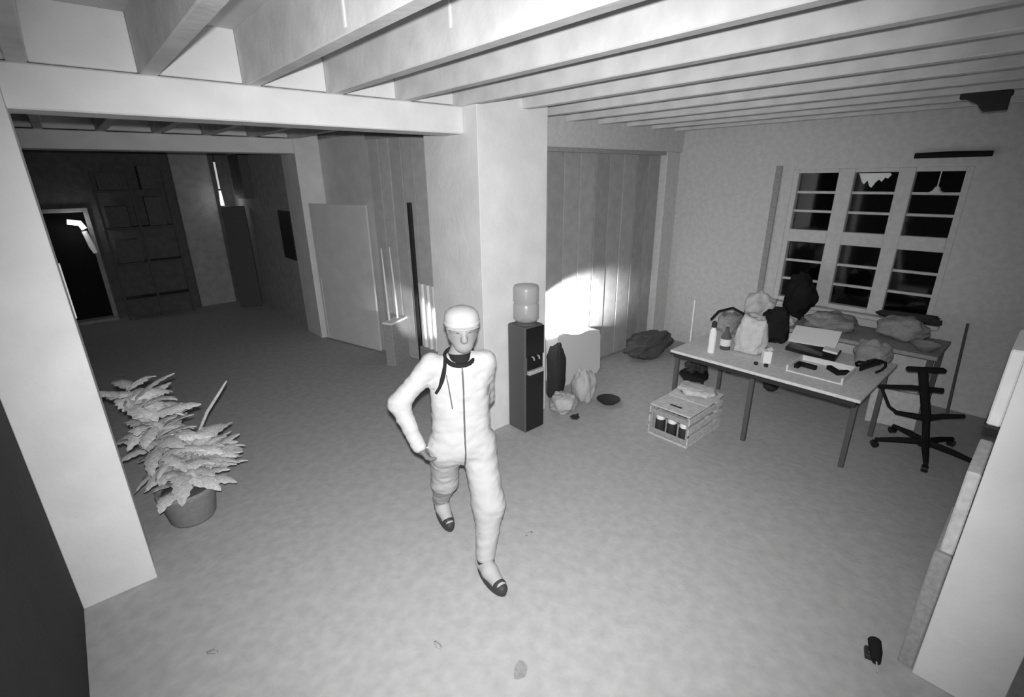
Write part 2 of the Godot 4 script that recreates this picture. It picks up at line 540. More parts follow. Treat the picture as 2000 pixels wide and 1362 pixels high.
func window_wall() -> void:
	var x0 := 6.59
	var z0 := -2.36
	var z1 := -0.755
	var y0 := 0.88
	var y1 := 2.45
	var b := MB.new()
	b.slab(Vector3(x0, 0, -4.2), Vector3(6.84, 3.26, z0), 0)
	b.slab(Vector3(x0, 0, z1), Vector3(6.84, 3.26, 1.9), 0)
	b.slab(Vector3(x0, 0, z0), Vector3(6.84, y0, z1), 0)
	b.slab(Vector3(x0, y1, z0), Vector3(6.84, 3.26, z1), 0)
	struct("wall_right", "rough pale wall with the window, behind the work table", b, M.wall)
	var o := tag(thing("window_1", "white window of six lights with thin glazing bars in the right wall", "window", Vector3(x0, 0, 0)), "", "", "", "structure")
	var cols := [[-2.30, -1.89], [-1.733, -1.341], [-1.20, -0.813]]
	var rows := [[0.93, 1.62], [1.765, 2.405]]
	# frame: outer members, mullions and transom
	var f := MB.new()
	f.slab(Vector3(0.0, y0, z0), Vector3(0.09, y1, cols[0][0]), 0.006)
	f.slab(Vector3(0.0, y0, cols[0][1]), Vector3(0.09, y1, cols[1][0]), 0.006)
	f.slab(Vector3(0.0, y0, cols[1][1]), Vector3(0.09, y1, cols[2][0]), 0.006)
	f.slab(Vector3(0.0, y0, cols[2][1]), Vector3(0.09, y1, z1), 0.006)
	for c in cols:
		f.slab(Vector3(0.0, y0, c[0]), Vector3(0.09, rows[0][0], c[1]), 0.004)
		f.slab(Vector3(0.0, rows[0][1], c[0]), Vector3(0.09, rows[1][0], c[1]), 0.004)
		f.slab(Vector3(0.0, rows[1][1], c[0]), Vector3(0.09, y1, c[1]), 0.004)
	mesh_of("window_frame", f, M.wall, o)
	mesh_of("shutter_rail", MB.new().slab(Vector3(-0.03, y0 - 0.02, -2.56), Vector3(0.0, y1 + 0.04, -2.49), 0.006), M.mid, o)
	mesh_of("window_sill", MB.new().slab(Vector3(-0.10, y0 - 0.045, z0 - 0.08), Vector3(0.06, y0, z1 + 0.08), 0.008), M.wall, o)
	for c in cols:
		for r in rows:
			var h: float = (r[1] - r[0]) / 3.0
			for k in 3:
				var pane := mesh_of("pane", MB.new().slab(Vector3(0.052, r[0] + h * k, c[0]), Vector3(0.056, r[0] + h * (k + 1), c[1]), 0), M.glass, o)
				if k > 0:
					mesh_of("glazing_bar", MB.new().slab(Vector3(0.03, r[0] + h * k - 0.014, c[0]), Vector3(0.075, r[0] + h * k + 0.014, c[1]), 0.004), M.wall, o)
	# pane reflections built as pale solids, and things on and above the window
	var paper := MB.new()
	var pts := []
	for i in 12:
		var row := []
		for j in 5:
			var jag: float = [0.05, 0.19, 0.26, 0.17, 0.30, 0.34, 0.22, 0.15, 0.20, 0.10, 0.13, 0.04][i]
			row.append(Vector3(0.01 * sin(i * 1.3 + j), -j * jag * 0.11, (i - 6) * 0.026 + 0.004 * j))
		pts.append(row)
	paper.sheet(pts, 0.002)
	single("pane_reflection", "pale jagged reflection built as a sheet in the upper middle light of the window", "paper", paper, M.white, Vector3(x0 + 0.035, 2.395, -1.55))  # pale sheet standing for a bright reflection in the pane
	var lamp := thing("lamp_reflection", "little pale bell-shaped lamp reflection built as a solid in the upper right light of the window", "reflection", Vector3(x0 + 0.025, 2.20, -1.0))  # pale solid standing for a lamp reflected in the pane
	mesh_of("shade", MB.new().lathe(Transform3D(), [Vector2(0.014, 0.06), Vector2(0.022, 0.05), Vector2(0.035, 0.02), Vector2(0.07, 0.0), Vector2(0.065, -0.003), Vector2(0.03, 0.015)]), M.white, lamp)
	mesh_of("stem", MB.new().tube([Vector3(0, 0.05, 0), Vector3(0, 0.21, 0)], [0.006, 0.004], 8), M.white, lamp)
	single("roller", "dark rolled blind on brackets above the window", "blind", MB.new().tube([Vector3(0, 0, -0.29), Vector3(0, 0.003, 0), Vector3(0, 0, 0.29)], [0.026, 0.03, 0.026], 14), M.dark_matte, Vector3(x0 - 0.035, 2.555, -0.945))
	var br := thing("ceiling_box", "dark stepped box hung under a joist at the upper right corner", "box", Vector3(5.34, 2.954, -0.64))
	mesh_of("plate", MB.new().slab(Vector3(-0.05, -0.035, -0.17), Vector3(0.05, 0.0, 0.12), 0.004), M.dark, br)
	mesh_of("casing", MB.new().prism(Transform3D(Basis(Vector3.UP, PI / 2), Vector3(-0.045, 0, 0)), PackedVector2Array([Vector2(-0.11, -0.034), Vector2(-0.11, -0.13), Vector2(0.02, -0.13), Vector2(0.06, -0.08), Vector2(0.14, -0.034)]), 0.0, 0.09), M.dark, br)
	single("sill_roll", "dark rolled cloth on the window sill under the right light", "cloth", MB.new().lump(Vector3(0, 0.045, 0), Vector3(0.05, 0.05, 0.27), 5, 0.2, 1.4, 0.6), M.dark, Vector3(x0 - 0.05, 0.882, -0.93))
	single("wall_stick", "thin dark stick leaning on the wall right of the window", "stick", MB.new().tube([Vector3(-0.12, 0.0, 0.03), Vector3(-0.03, 0.95, -0.03)], [0.014, 0.012], 8), M.dark_grey, Vector3(x0, 0, -0.44))

# ---------------------------------------------------------------- the dark room on the left
func far_room() -> void:
	var z := -11.5
	var b := MB.new()
	b.slab(Vector3(0.30, 0, z - 0.25), Vector3(6.6, 3.26, z), 0)
	b.slab(Vector3(-0.455, 1.98, z - 0.25), Vector3(0.30, 3.26, z), 0)
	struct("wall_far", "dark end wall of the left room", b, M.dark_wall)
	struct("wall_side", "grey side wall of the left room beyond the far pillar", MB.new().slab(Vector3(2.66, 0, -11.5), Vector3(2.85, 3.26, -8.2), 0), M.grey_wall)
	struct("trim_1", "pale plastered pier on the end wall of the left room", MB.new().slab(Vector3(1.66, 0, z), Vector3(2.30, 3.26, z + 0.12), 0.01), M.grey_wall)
	var d := tag(thing("door_2", "dark doorway with pale frame in the end wall of the left room", "door", Vector3(-0.08, 0, z)), "", "", "", "structure")
	mesh_of("door_frame", MB.new().slab(Vector3(0.33, 0, -0.1), Vector3(0.40, 2.0, 0.06), 0.006).slab(Vector3(-0.37, 1.93, -0.1), Vector3(0.33, 2.0, 0.06), 0.006), M.grey_wall, d)
	mesh_of("threshold", MB.new().slab(Vector3(-0.37, 0, -0.1), Vector3(0.40, 0.05, 0.14), 0.006), M.grey_wall, d)
	mesh_of("door_leaf", MB.new().slab(Vector3(-0.37, 0.05, -0.2), Vector3(0.33, 1.93, -0.14), 0.004), M.dark_matte, d)
	# glowing bent strip standing for light on the doorway jamb
	var l := thing("lit_jamb_glow", "bright bent glowing strip for the lit jamb at the doorway of the left room", "lamp", Vector3(0.10, 1.25, z + 0.10))
	mesh_of("glow_strip", MB.new().tube([Vector3(-0.10, 0.53, 0), Vector3(0.06, 0.50, 0), Vector3(0.10, 0.40, 0)], [0.045, 0.05, 0.045], 10), glow(1.1), l)
	mesh_of("lower_glow", MB.new().tube([Vector3(0.09, 0.36, 0), Vector3(0.13, 0.10, 0), Vector3(0.155, -0.02, 0)], [0.04, 0.045, 0.03], 10), glow(0.12), l)
	mesh_of("bracket", MB.new().slab(Vector3(0.05, 0.30, -0.10), Vector3(0.11, 0.42, -0.04), 0.004), M.dark, l)
	var ol := OmniLight3D.new()
	ol.name = "added_jamb_light"  # extra light added to go with the glowing jamb strip
	add_child(ol)
	ol.position = Vector3(0.12, 1.72, z + 0.22)
	ol.light_energy = 0.05
	ol.light_size = 0.06
	ol.omni_range = 12.0
	ol.omni_attenuation = 2.0
	ol.shadow_enabled = true
	# slit of light between doors, built as a glowing hanging tube
	var t := thing("light_slit", "thin vertical slit of light built as a glowing tube beyond the second beam", "lamp", Vector3(2.36, 1.93, -11.2))
	mesh_of("glow_strip", MB.new().tube([Vector3(0, 0.02, 0), Vector3(0, 0.06, 0), Vector3(0, 0.30, 0)], [0.035, 0.034, 0.020], 10), glow(0.95), t)
	mesh_of("upper_glow", MB.new().tube([Vector3(0, 0.33, 0), Vector3(0, 0.82, 0)], [0.017, 0.017], 10), glow(0.4), t)
	mesh_of("cord", MB.new().tube([Vector3(0, 0.82, 0), Vector3(0, 1.33, 0)], [0.008, 0.008], 6), M.dark, t)
	var tl := OmniLight3D.new()
	tl.name = "slit_light"  # extra light added to go with the glowing slit
	add_child(tl)
	tl.position = Vector3(2.36, 2.05, -11.08)
	tl.light_energy = 0.03
	tl.light_size = 0.05
	tl.omni_range = 12.0
	tl.omni_attenuation = 2.0
	tl.shadow_enabled = true
	# dim shelving with boxes on the end wall
	var s := thing("shelf_rack", "dim open shelf rack against the end wall of the left room", "shelf", Vector3(0.95, 0, z + 0.2))
	for y in [0.35, 1.0, 1.62, 2.25]:
		mesh_of("shelf_board", MB.new().slab(Vector3(-0.5, y, -0.18), Vector3(0.55, y + 0.03, 0.16), 0.003), M.dark_grey, s)
	for x in [-0.5, 0.0, 0.52]:
		mesh_of("upright", MB.new().slab(Vector3(x, 0, 0.10), Vector3(x + 0.04, 2.6, 0.15), 0.003), M.dark_grey, s)
	var bl := ["wide dim box at the left end of the third shelf of the far rack", "tall dim box at the right of the third shelf of the far rack", "squat dim box on the top shelf of the far rack", "narrow dim box beside the squat one on the top shelf of the far rack", "dim box on the second shelf of the far rack"]
	var bs := [[0.70, 1.651, 0.32, 0.36], [1.26, 1.651, 0.26, 0.50], [0.70, 2.281, 0.34, 0.28], [1.24, 2.281, 0.22, 0.40], [0.72, 1.031, 0.36, 0.40]]
	for i in 5:
		var q: Array = bs[i]
		single("storage_box", bl[i], "box", MB.new().slab(Vector3(-q[2] / 2, 0, -0.12), Vector3(q[2] / 2, q[3], 0.12), 0.006), M.rack_box, Vector3(q[0], q[1], z + 0.19), 0.05 * (i - 2), "boxes on the far rack")
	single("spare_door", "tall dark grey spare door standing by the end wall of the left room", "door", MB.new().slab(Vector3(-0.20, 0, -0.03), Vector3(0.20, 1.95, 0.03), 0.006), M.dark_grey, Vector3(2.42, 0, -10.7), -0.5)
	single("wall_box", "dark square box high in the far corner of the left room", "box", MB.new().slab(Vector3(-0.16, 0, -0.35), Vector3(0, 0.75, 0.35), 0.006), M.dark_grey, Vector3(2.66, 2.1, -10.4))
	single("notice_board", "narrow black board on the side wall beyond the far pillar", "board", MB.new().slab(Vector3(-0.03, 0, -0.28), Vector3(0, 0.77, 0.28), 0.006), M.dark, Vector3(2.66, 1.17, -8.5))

# ---------------------------------------------------------------- slanting partition between middle and far pillar
func partition() -> void:
	var a := Vector3(2.74, 0, -7.60)
	var b := Vector3(3.62, 0, -4.19)
	var d := (b - a).normalized()
	var turn := atan2(-d.z, d.x)
	var len_ := a.distance_to(b)
	var o := tag(thing("wall_partition", "grey boarded partition between the middle and far pillars", "wall", a, turn), "", "", "", "structure")
	mesh_of("boarding", MB.new().slab(Vector3(1.36, 0, -0.09), Vector3(len_, 2.955, -0.03), 0.004), M.board, o)
	var stand := Transform3D(Basis(Vector3(1, 0, 0), Vector3(0, 0, 1), Vector3(0, 1, 0)), Vector3.ZERO)
	mesh_of("boarding", MB.new().prism(stand, PackedVector2Array([Vector2(0.046, -0.257), Vector2(1.37, -0.03), Vector2(1.37, -0.09), Vector2(0.046, -0.32)]), 0.0, 2.955), M.board, o)
	mesh_of("head_plate", MB.new().slab(Vector3(1.36, 2.88, -0.03), Vector3(len_, 2.955, 0.0), 0.004), M.mid, o)
	for k in 10:
		mesh_of("plank", MB.new().slab(Vector3(1.402 + 0.2 * k, 0.03, -0.03), Vector3(1.588 + 0.2 * k, 2.88, 0.002 + 0.004 * ((k * 5) % 3)), 0.003), [M.sheet_grey, M.sheet_c2, M.sheet_b2][(k * 7) % 3], o)
	# plain door leaf
	var p := thing("door_3", "plain grey door leaf standing ajar against the partition by the far pillar", "door", a + Vector3(-0.02, 0, 0.06), turn, "", "structure")
	mesh_of("door_leaf", MB.new().slab(Vector3(0.02, 0.02, 0.0), Vector3(1.26, 2.08, 0.03), 0.002), M.board, p)
	mesh_of("edge_strip", MB.new().slab(Vector3(0.05, 0.03, 0.03), Vector3(0.075, 1.0, 0.036), 0.002), M.pale, p)
	# low cabinet with pale top edge, light streaks as poles, post, lit-patch sheet
	var c := thing("low_cabinet", "low grey cabinet with a pale front top edge against the partition", "cabinet", Vector3(2.985, 0, -5.80), 0.48)
	mesh_of("body", MB.new().slab(Vector3(-0.17, 0.0, -0.05), Vector3(0.22, 0.585, 0.09), 0.006), M.mid, c)
	mesh_of("top_edge", MB.new().slab(Vector3(-0.175, 0.585, -0.055), Vector3(0.225, 0.615, 0.10), 0.004), M.white, c)
	var pole := MB.new().tube([Vector3(0, 0, 0), Vector3(0.0, 0.45, -0.01), Vector3(0.0, 0.95, -0.03)], [0.015, 0.017, 0.006], 10)  # pale tapered solids standing for streaks of light on the boards
	var p0 := single("light_streak", "left of two light streaks shaped as pale tapered poles on the low cabinet", "pole", pole, M.white, Vector3(2.93, 0.615, -5.80), 0.0, "light streaks on the low cabinet")
	copy_of(p0, "right of two light streaks shaped as pale tapered poles on the low cabinet", Vector3(3.07, 0.615, -5.83), 0.3, "light streaks on the low cabinet")
	single("dark_post", "dark upright post between the low cabinet and the pale lit patch sheet", "post", MB.new().slab(Vector3(-0.03, 0, -0.03), Vector3(0.03, 2.12, 0.03), 0.004), M.dark, Vector3(3.255, 0, -5.58), 0.3)
	var off := folded(0.36, 0.86, 0.12, 0.024)
	single("lit_patch_sheet", "short pale corrugated sheet painting the lit patch beside the middle pillar", "lit patch", off, M.white, Vector3(3.235, 0.26, -5.50), turn - 0.2)  # white sheet paints the lit part of the partition boards
	single("patch_stand", "grey block carrying the pale lit patch sheet", "block", MB.new().slab(Vector3(0, 0, -0.08), Vector3(0.36, 0.26, 0.05), 0.006), M.mid, Vector3(3.235, 0, -5.50), turn - 0.2)

# ---------------------------------------------------------------- smooth bodies: tapered capsules joined and meshed as surface nets
func net(st: SurfaceTool, base: int, bones: Array, cell: float, k: float, origin: Vector3, fold := 0.0, cut := -1.0) -> int:
	var lo := Vector3.INF
	var hi := -Vector3.INF
	for b in bones:
		var r: float = maxf(b[2], b[3]) + 3.0 * k + 2.0 * cell
		for q in [b[0], b[1]]:
			lo = lo.min(q - Vector3.ONE * r)
			hi = hi.max(q + Vector3.ONE * r)
	var nx := int((hi.x - lo.x) / cell) + 2
	var ny := int((hi.y - lo.y) / cell) + 2
	var nz := int((hi.z - lo.z) / cell) + 2
	var s := PackedFloat32Array()
	s.resize(nx * ny * nz)
	for b in bones:
		var pa: Vector3 = b[0]
		var ab: Vector3 = b[1] - b[0]
		var l2 := maxf(ab.length_squared(), 1e-9)
		var ra: float = b[2]
		var dr: float = b[3] - b[2]
		var m: float = maxf(ra, ra + dr) + 3.5 * k + cell
		var bl := pa.min(b[1]) - Vector3.ONE * m - lo
		var bh := pa.max(b[1]) + Vector3.ONE * m - lo
		for iz in range(maxi(0, int(bl.z / cell)), mini(nz, int(bh.z / cell) + 1)):
			for iy in range(maxi(0, int(bl.y / cell)), mini(ny, int(bh.y / cell) + 1)):
				var at := (iz * ny + iy) * nx
				for ix in range(maxi(0, int(bl.x / cell)), mini(nx, int(bh.x / cell) + 1)):
					var v := lo + Vector3(ix, iy, iz) * cell - pa
					var t := clampf(v.dot(ab) / l2, 0.0, 1.0)
					var d := (v - ab * t).length() - ra - dr * t
					if d < m:
						s[at + ix] += exp(-d / k)
	if fold > 0.0:
		var fn := FastNoiseLite.new()
		fn.seed = 4
		fn.frequency = 7.0
		for iz in nz:
			for iy in ny:
				for ix in nx:
					var i := (iz * ny + iy) * nx + ix
					if s[i] > 0.02 and s[i] < 50.0:
						var p := lo + Vector3(ix, iy, iz) * cell
						s[i] *= exp(fold * (fn.get_noise_3d(p.x, p.y * 2.2, p.z) + 0.5 * fn.get_noise_3d(p.x * 2.0 + 5.0, p.y * 4.0, p.z * 2.0)) / k)
	var ids := {}
	var step := [0, 1, nx, nx + 1, nx * ny, nx * ny + 1, nx * ny + nx, nx * ny + nx + 1]
	var edges := [[0, 1], [2, 3], [4, 5], [6, 7], [0, 2], [1, 3], [4, 6], [5, 7], [0, 4], [1, 5], [2, 6], [3, 7]]
	var count := base
	for iz in nz - 1:
		for iy in ny - 1:
			for ix in nx - 1:
				var i := (iz * ny + iy) * nx + ix
				var inside := 0
				for c in 8:
					if s[i + step[c]] > 1.0:
						inside += 1
				if inside == 0 or inside == 8:
					continue
				var sum := Vector3.ZERO
				var n := 0
				for e in edges:
					var va := -log(maxf(s[i + step[e[0]]], 1e-8))
					var vb := -log(maxf(s[i + step[e[1]]], 1e-8))
					if (va < 0.0) != (vb < 0.0):
						var t := va / (va - vb)
						var ca := Vector3(e[0] & 1, (e[0] >> 1) & 1, e[0] >> 2)
						var cb := Vector3(e[1] & 1, (e[1] >> 1) & 1, e[1] >> 2)
						sum += ca.lerp(cb, t)
						n += 1
				var p := lo + (Vector3(ix, iy, iz) + sum / n) * cell - origin
				st.add_vertex(p)
				ids[i] = count
				count += 1
	for i in ids:
		for ax in 3:
			var d1: int = [1, nx, nx * ny][ax]
			var u: int = [nx, nx * ny, 1][ax]
			var w: int = [nx * ny, 1, nx][ax]
			var in_a := s[i] > 1.0
			var in_b := s[i + d1] > 1.0
			if in_a == in_b:
				continue
			var a = ids.get(i)
			var b = ids.get(i - u)
			var c = ids.get(i - u - w)
			var d = ids.get(i - w)
			if a == null or b == null or c == null or d == null:
				continue
			var q := [a, b, c, d] if in_b else [a, d, c, b]
			for t in [0, 1, 2, 0, 2, 3]:
				st.add_index(q[t])
	return count

# where a ray from inside leaves the joined bones
func surface(bones: Array, k: float, from: Vector3, dir: Vector3) -> Vector3:
	var t := 0.40
	while t > 0.0:
		var p := from + dir * t
		var sum := 0.0
		for b in bones:
			var ab: Vector3 = b[1] - b[0]
			var u := clampf((p - b[0]).dot(ab) / maxf(ab.length_squared(), 1e-9), 0.0, 1.0)
			sum += exp(-((p - b[0] - ab * u).length() - lerpf(b[2], b[3], u)) / k)
		if sum > 0.85:
			return p
		t -= 0.002
	return from

func net_mesh(groups: Array, origin: Vector3) -> ArrayMesh:
	var st := SurfaceTool.new()
	st.begin(Mesh.PRIMITIVE_TRIANGLES)
	var n := 0
	for g in groups:
		n = net(st, n, g[0], g[1], g[2], origin, g[3] if g.size() > 3 else 0.0)
	st.generate_normals()
	return st.commit()

# ---------------------------------------------------------------- the person
func person() -> void:
	var o := Vector3(1.53, 0, -2.2)
	var root := thing("person", "person in pale zipped coverall, white cap and face covering, striding forward", "person", o)
	var fwd := Vector3(-0.47, 0, 0.883)          # where the chest points
	var lat := Vector3(0.883, 0, 0.47)           # the person's left (right in the photo)
	var up := Vector3.UP
	var hips := Vector3(1.52, 0.86, -2.205)
	var chest := Vector3(1.535, 1.24, -2.215)
	var neck := Vector3(1.542, 1.43, -2.215)
	var head := Vector3(1.55, 1.587, -2.185)
	var sr := Vector3(1.395, 1.375, -2.295)
	var sl := Vector3(1.660, 1.375, -2.13)
	var er := Vector3(1.215, 1.15, -2.395)
	var wr := Vector3(1.262, 0.888, -2.285)
	var el := Vector3(1.715, 1.105, -2.21)
	var wl := Vector3(1.60, 0.93, -2.37)
	var hr := Vector3(1.435, 0.83, -2.255)
	var hl := Vector3(1.605, 0.83, -2.155)
	var kr := Vector3(1.500, 0.48, -2.40)
	var ar := Vector3(1.60, 0.135, -2.63)
	var kl := Vector3(1.585, 0.45, -2.035)
	var al := Vector3(1.513, 0.085, -2.0)
	# ---- body: one continuous surface
	var hf := Vector3(-0.50, -0.05, 0.865).normalized()      # where the face looks
	var hl_ := Vector3(hf.z, 0, -hf.x).normalized()
	var hu := hl_.cross(hf) * -1.0
	if hu.y < 0:
		hu = -hu
	var bones := [
		[hips, chest, 0.115, 0.105], [hips + lat * 0.06, chest + lat * 0.08, 0.10, 0.10], [hips - lat * 0.06, chest - lat * 0.08, 0.10, 0.10],
		[chest + up * 0.06, neck, 0.09, 0.052], [neck, head - hf * 0.01 - hu * 0.04, 0.05, 0.05],
		[sr, chest + up * 0.10, 0.052, 0.075], [sl, chest + up * 0.10, 0.052, 0.075],
		[sr, er, 0.048, 0.038], [er, wr, 0.038, 0.026], [sl, el, 0.048, 0.038], [el, wl, 0.038, 0.026],
		[hips, hr, 0.10, 0.085], [hips, hl, 0.10, 0.085],
		[hr, kr, 0.082, 0.052], [kr, ar, 0.052, 0.036], [hl, kl, 0.082, 0.052], [kl, al, 0.052, 0.036],
		[ar, Vector3(1.553, 0.03, -2.50), 0.034, 0.026], [al, Vector3(1.47, 0.035, -1.80), 0.034, 0.026]]
	var headb := [
		[head + hu * 0.025 - hf * 0.018, head + hu * 0.02 + hf * 0.012, 0.083, 0.078],
		[head - hu * 0.01 + hf * 0.02, head - hu * 0.075 + hf * 0.052, 0.062, 0.032],
		[head - hu * 0.10 - hf * 0.02, head - hu * 0.02 - hf * 0.02, 0.050, 0.055],
		[head - hu * 0.045 + hl_ * 0.03 + hf * 0.02, head - hu * 0.075 + hf * 0.05, 0.034, 0.026],
		[head - hu * 0.045 - hl_ * 0.03 + hf * 0.02, head - hu * 0.075 + hf * 0.05, 0.034, 0.026],
		[head + hu * 0.005 + hf * 0.088, head - hu * 0.028 + hf * 0.106, 0.010, 0.014],      # nose
		[head + hu * 0.022 + hf * 0.078 + hl_ * 0.030, head + hu * 0.022 + hf * 0.078 - hl_ * 0.030, 0.012, 0.012],   # brow
		[head - hu * 0.058 + hf * 0.076 + hl_ * 0.014, head - hu * 0.058 + hf * 0.076 - hl_ * 0.014, 0.008, 0.008],   # mouth
		[head + hl_ * 0.078 + hu * 0.012, head + hl_ * 0.076 - hu * 0.028, 0.014, 0.010],    # ears
		[head - hl_ * 0.078 + hu * 0.012, head - hl_ * 0.076 - hu * 0.028, 0.014, 0.010]]
	# hands: palm, four fingers, thumb
	var hands := []
	for h in [[wr, Vector3(0.36, -0.82, 0.40).normalized(), Vector3(0.85, 0.30, 0.25), 1.0], [wl, Vector3(-0.55, -0.62, -0.55).normalized(), Vector3(0.6, -0.3, -0.6), -1.0]]:
		var w: Vector3 = h[0]
		var dir: Vector3 = h[1]
		var curl: Vector3 = (h[2] - dir * dir.dot(h[2])).normalized()
		var side := dir.cross(curl).normalized() * float(h[3])
		hands.append([w, w + dir * 0.03, 0.026, 0.024])
		for k in 4:
			var off := (k - 1.5) * 0.019
			var kn := w + dir * (0.085 - absf(k - 1.2) * 0.004) + side * off
			var ln: float = [0.062, 0.072, 0.066, 0.052][k]
			var mid := kn + (dir * 0.86 + curl * 0.5).normalized() * ln * 0.5
			var tip := mid + (dir * 0.5 + curl * 0.86).normalized() * ln * 0.5
			hands.append([w + dir * 0.025 + side * off * 0.7, kn, 0.014, 0.0115])
			hands.append([kn, mid, 0.0095, 0.009])
			hands.append([mid, tip, 0.009, 0.0078])
		var tb := w + dir * 0.03 - side * 0.026
		var tm := tb + (dir * 0.7 - side * 0.55 + curl * 0.45).normalized() * 0.042
		hands.append([tb, tm, 0.014, 0.0105])
		hands.append([tm, tm + (dir * 0.85 + curl * 0.5).normalized() * 0.03, 0.0105, 0.0085])
	mesh_of("body", net_mesh([[bones, 0.013, 0.014], [headb, 0.0045, 0.008], [hands.slice(0, 15), 0.0035, 0.0035], [hands.slice(15), 0.0035, 0.0035]], o), M.skin, root)
	# eyes
	for s in [-1.0, 1.0]:
		var e := mesh_of("eye", MB.new().lathe(Transform3D(Basis(), head + hu * 0.008 + hf * 0.083 + hl_ * 0.031 * s - o), [Vector2(0, -0.009), Vector2(0.007, -0.006), Vector2(0.0095, 0), Vector2(0.007, 0.006), Vector2(0, 0.009)], 12), M.dark_grey, root)
	# ---- coverall
	var cl := [
		[hips + lat * 0.062, chest + lat * 0.070, 0.116, 0.106], [hips - lat * 0.062, chest - lat * 0.070, 0.116, 0.106], [hips, chest + fwd * 0.015, 0.118, 0.112],
		[chest + up * 0.07, neck - up * 0.035, 0.10, 0.07],
		[sr, chest + up * 0.08 - lat * 0.02, 0.058, 0.095], [sl, chest + up * 0.08 + lat * 0.02, 0.058, 0.095],
		[sr, er, 0.062, 0.056], [er, wr, 0.056, 0.041], [sl, el, 0.062, 0.056], [el, wl, 0.056, 0.041],
		[hips, hr, 0.118, 0.106], [hips, hl, 0.118, 0.106],
		[hr, kr, 0.104, 0.084], [kr, ar + up * 0.03, 0.084, 0.058], [hl, kl, 0.108, 0.098], [kl, al + up * 0.035, 0.096, 0.060]]
	mesh_of("coverall", net_mesh([[cl, 0.012, 0.016, 0.009]], o), M.coverall, root)
	mesh_of("glove", net_mesh([[hands.slice(0, 15).map(func(q): return [q[0], q[1], q[2] + 0.002, q[3] + 0.002]), 0.0035, 0.0035]], o), M.glove, root)
	mesh_of("glove", net_mesh([[hands.slice(15).map(func(q): return [q[0], q[1], q[2] + 0.002, q[3] + 0.002]), 0.0035, 0.0035]], o), M.glove, root)
	# cuffs at wrists and ankles
	for c in [[wr, er, 0.040], [wl, el, 0.040], [al + up * 0.02, kl, 0.060], [ar + up * 0.02, kr, 0.060]]:
		var d: Vector3 = (c[0] - c[1]).normalized()
		mesh_of("cuff", MB.new().tube([c[0] - d * 0.045 - o, c[0] - d * 0.02 - o, c[0] + d * 0.006 - o], [c[2] + 0.002, c[2] + 0.004, c[2] - 0.003], 18, false), M.coverall, root)
	# zip down the front and the slanting chest pocket seam
	var zip := []
	var zr := []
	for i in 15:
		var t := i / 14.0
		var c := (neck - up * 0.05).lerp(hips - up * 0.13, t)
		zip.append(surface(cl, 0.016, c, fwd) - o)
		zr.append(0.005)
	mesh_of("zip", MB.new().tube(zip, zr, 6), M.dark_grey, root)
	var seam := []
	var sr_ := []
	for i in 7:
		var t := i / 6.0
		var c := chest - lat * lerpf(0.085, 0.065, t) + up * lerpf(0.10, -0.10, t)
		seam.append(surface(cl, 0.016, c, fwd) - o)
		sr_.append(0.0035)
	mesh_of("pocket_seam", MB.new().tube(seam, sr_, 6), M.dark_grey, root)
	# dark collar and hanging cord
	var col := []
	var cr := []
	for i in 25:
		var a := TAU * i / 24.0
		col.append(neck + up * (-0.012 - 0.030 * cos(a)) + fwd * (0.012 + 0.082 * cos(a)) + lat * 0.085 * sin(a) - o)
		cr.append(0.014)
	mesh_of("collar", MB.new().tube(col, cr, 10), M.dark_matte, root)
	mesh_of("neck_band", MB.new().tube([neck - up * 0.075 + fwd * 0.012 - o, neck - up * 0.03 + fwd * 0.010 - o, neck + up * 0.012 + fwd * 0.006 - o], [0.088, 0.074, 0.066], 28, false), M.dark_matte, root)
	var cord := [neck - lat * 0.086 + fwd * 0.03 - o]
	for q in [[0.088, 0.155], [0.098, 0.115], [0.112, 0.07], [0.128, 0.03], [0.150, -0.01]]:
		cord.append(surface(cl, 0.016, chest - lat * q[0] + up * q[1], fwd) + fwd * 0.006 - o)
	mesh_of("cord", MB.new().tube(cord, [0.009, 0.010, 0.0125, 0.013, 0.009, 0.009], 10), M.dark_matte, root)
	# cap with short peak; face covering over nose and chin
	var ct := Transform3D(Basis(hl_, hu, hl_.cross(hu)).orthonormalized(), head + hu * 0.046 - hf * 0.004 - o)
	var capm := mesh_of("cap", MB.new().lathe(ct, [Vector2(0.097, -0.014), Vector2(0.101, 0.0), Vector2(0.100, 0.022), Vector2(0.094, 0.046), Vector2(0.076, 0.068), Vector2(0.042, 0.083), Vector2(0.0, 0.087)], 32), M.cap, root)
	mesh_of("cap_band", MB.new().lathe(ct, [Vector2(0.098, -0.020), Vector2(0.1035, -0.018), Vector2(0.1035, 0.006), Vector2(0.099, 0.009)], 32), M.cap, capm)
	var pk := []
	for i in 11:
		var row := []
		var a := lerpf(-0.95, 0.95, i / 10.0)
		for j in 4:
			var r := 0.097 + 0.026 * j / 3.0 * cos(a * 1.1)
			row.append(head + hu * (0.038 - 0.006 * j / 3.0 - 0.008 * a * a) + (hf * cos(a) + hl_ * sin(a)) * r - o)
		pk.append(row)
	mesh_of("peak", MB.new().sheet(pk, 0.004), M.cap, capm)
	var cover := [
		[head - hu * 0.030 + hf * 0.026, head - hu * 0.082 + hf * 0.048, 0.071, 0.048],
		[head - hu * 0.035 + hl_ * 0.040 + hf * 0.005, head - hu * 0.078 + hl_ * 0.018 + hf * 0.048, 0.046, 0.036],
		[head - hu * 0.035 - hl_ * 0.040 + hf * 0.005, head - hu * 0.078 - hl_ * 0.018 + hf * 0.048, 0.046, 0.036],
		[head - hu * 0.010 + hf * 0.090, head - hu * 0.034 + hf * 0.104, 0.013, 0.018]]
	mesh_of("face_covering", net_mesh([[cover, 0.004, 0.007]], o), M.mask, root)
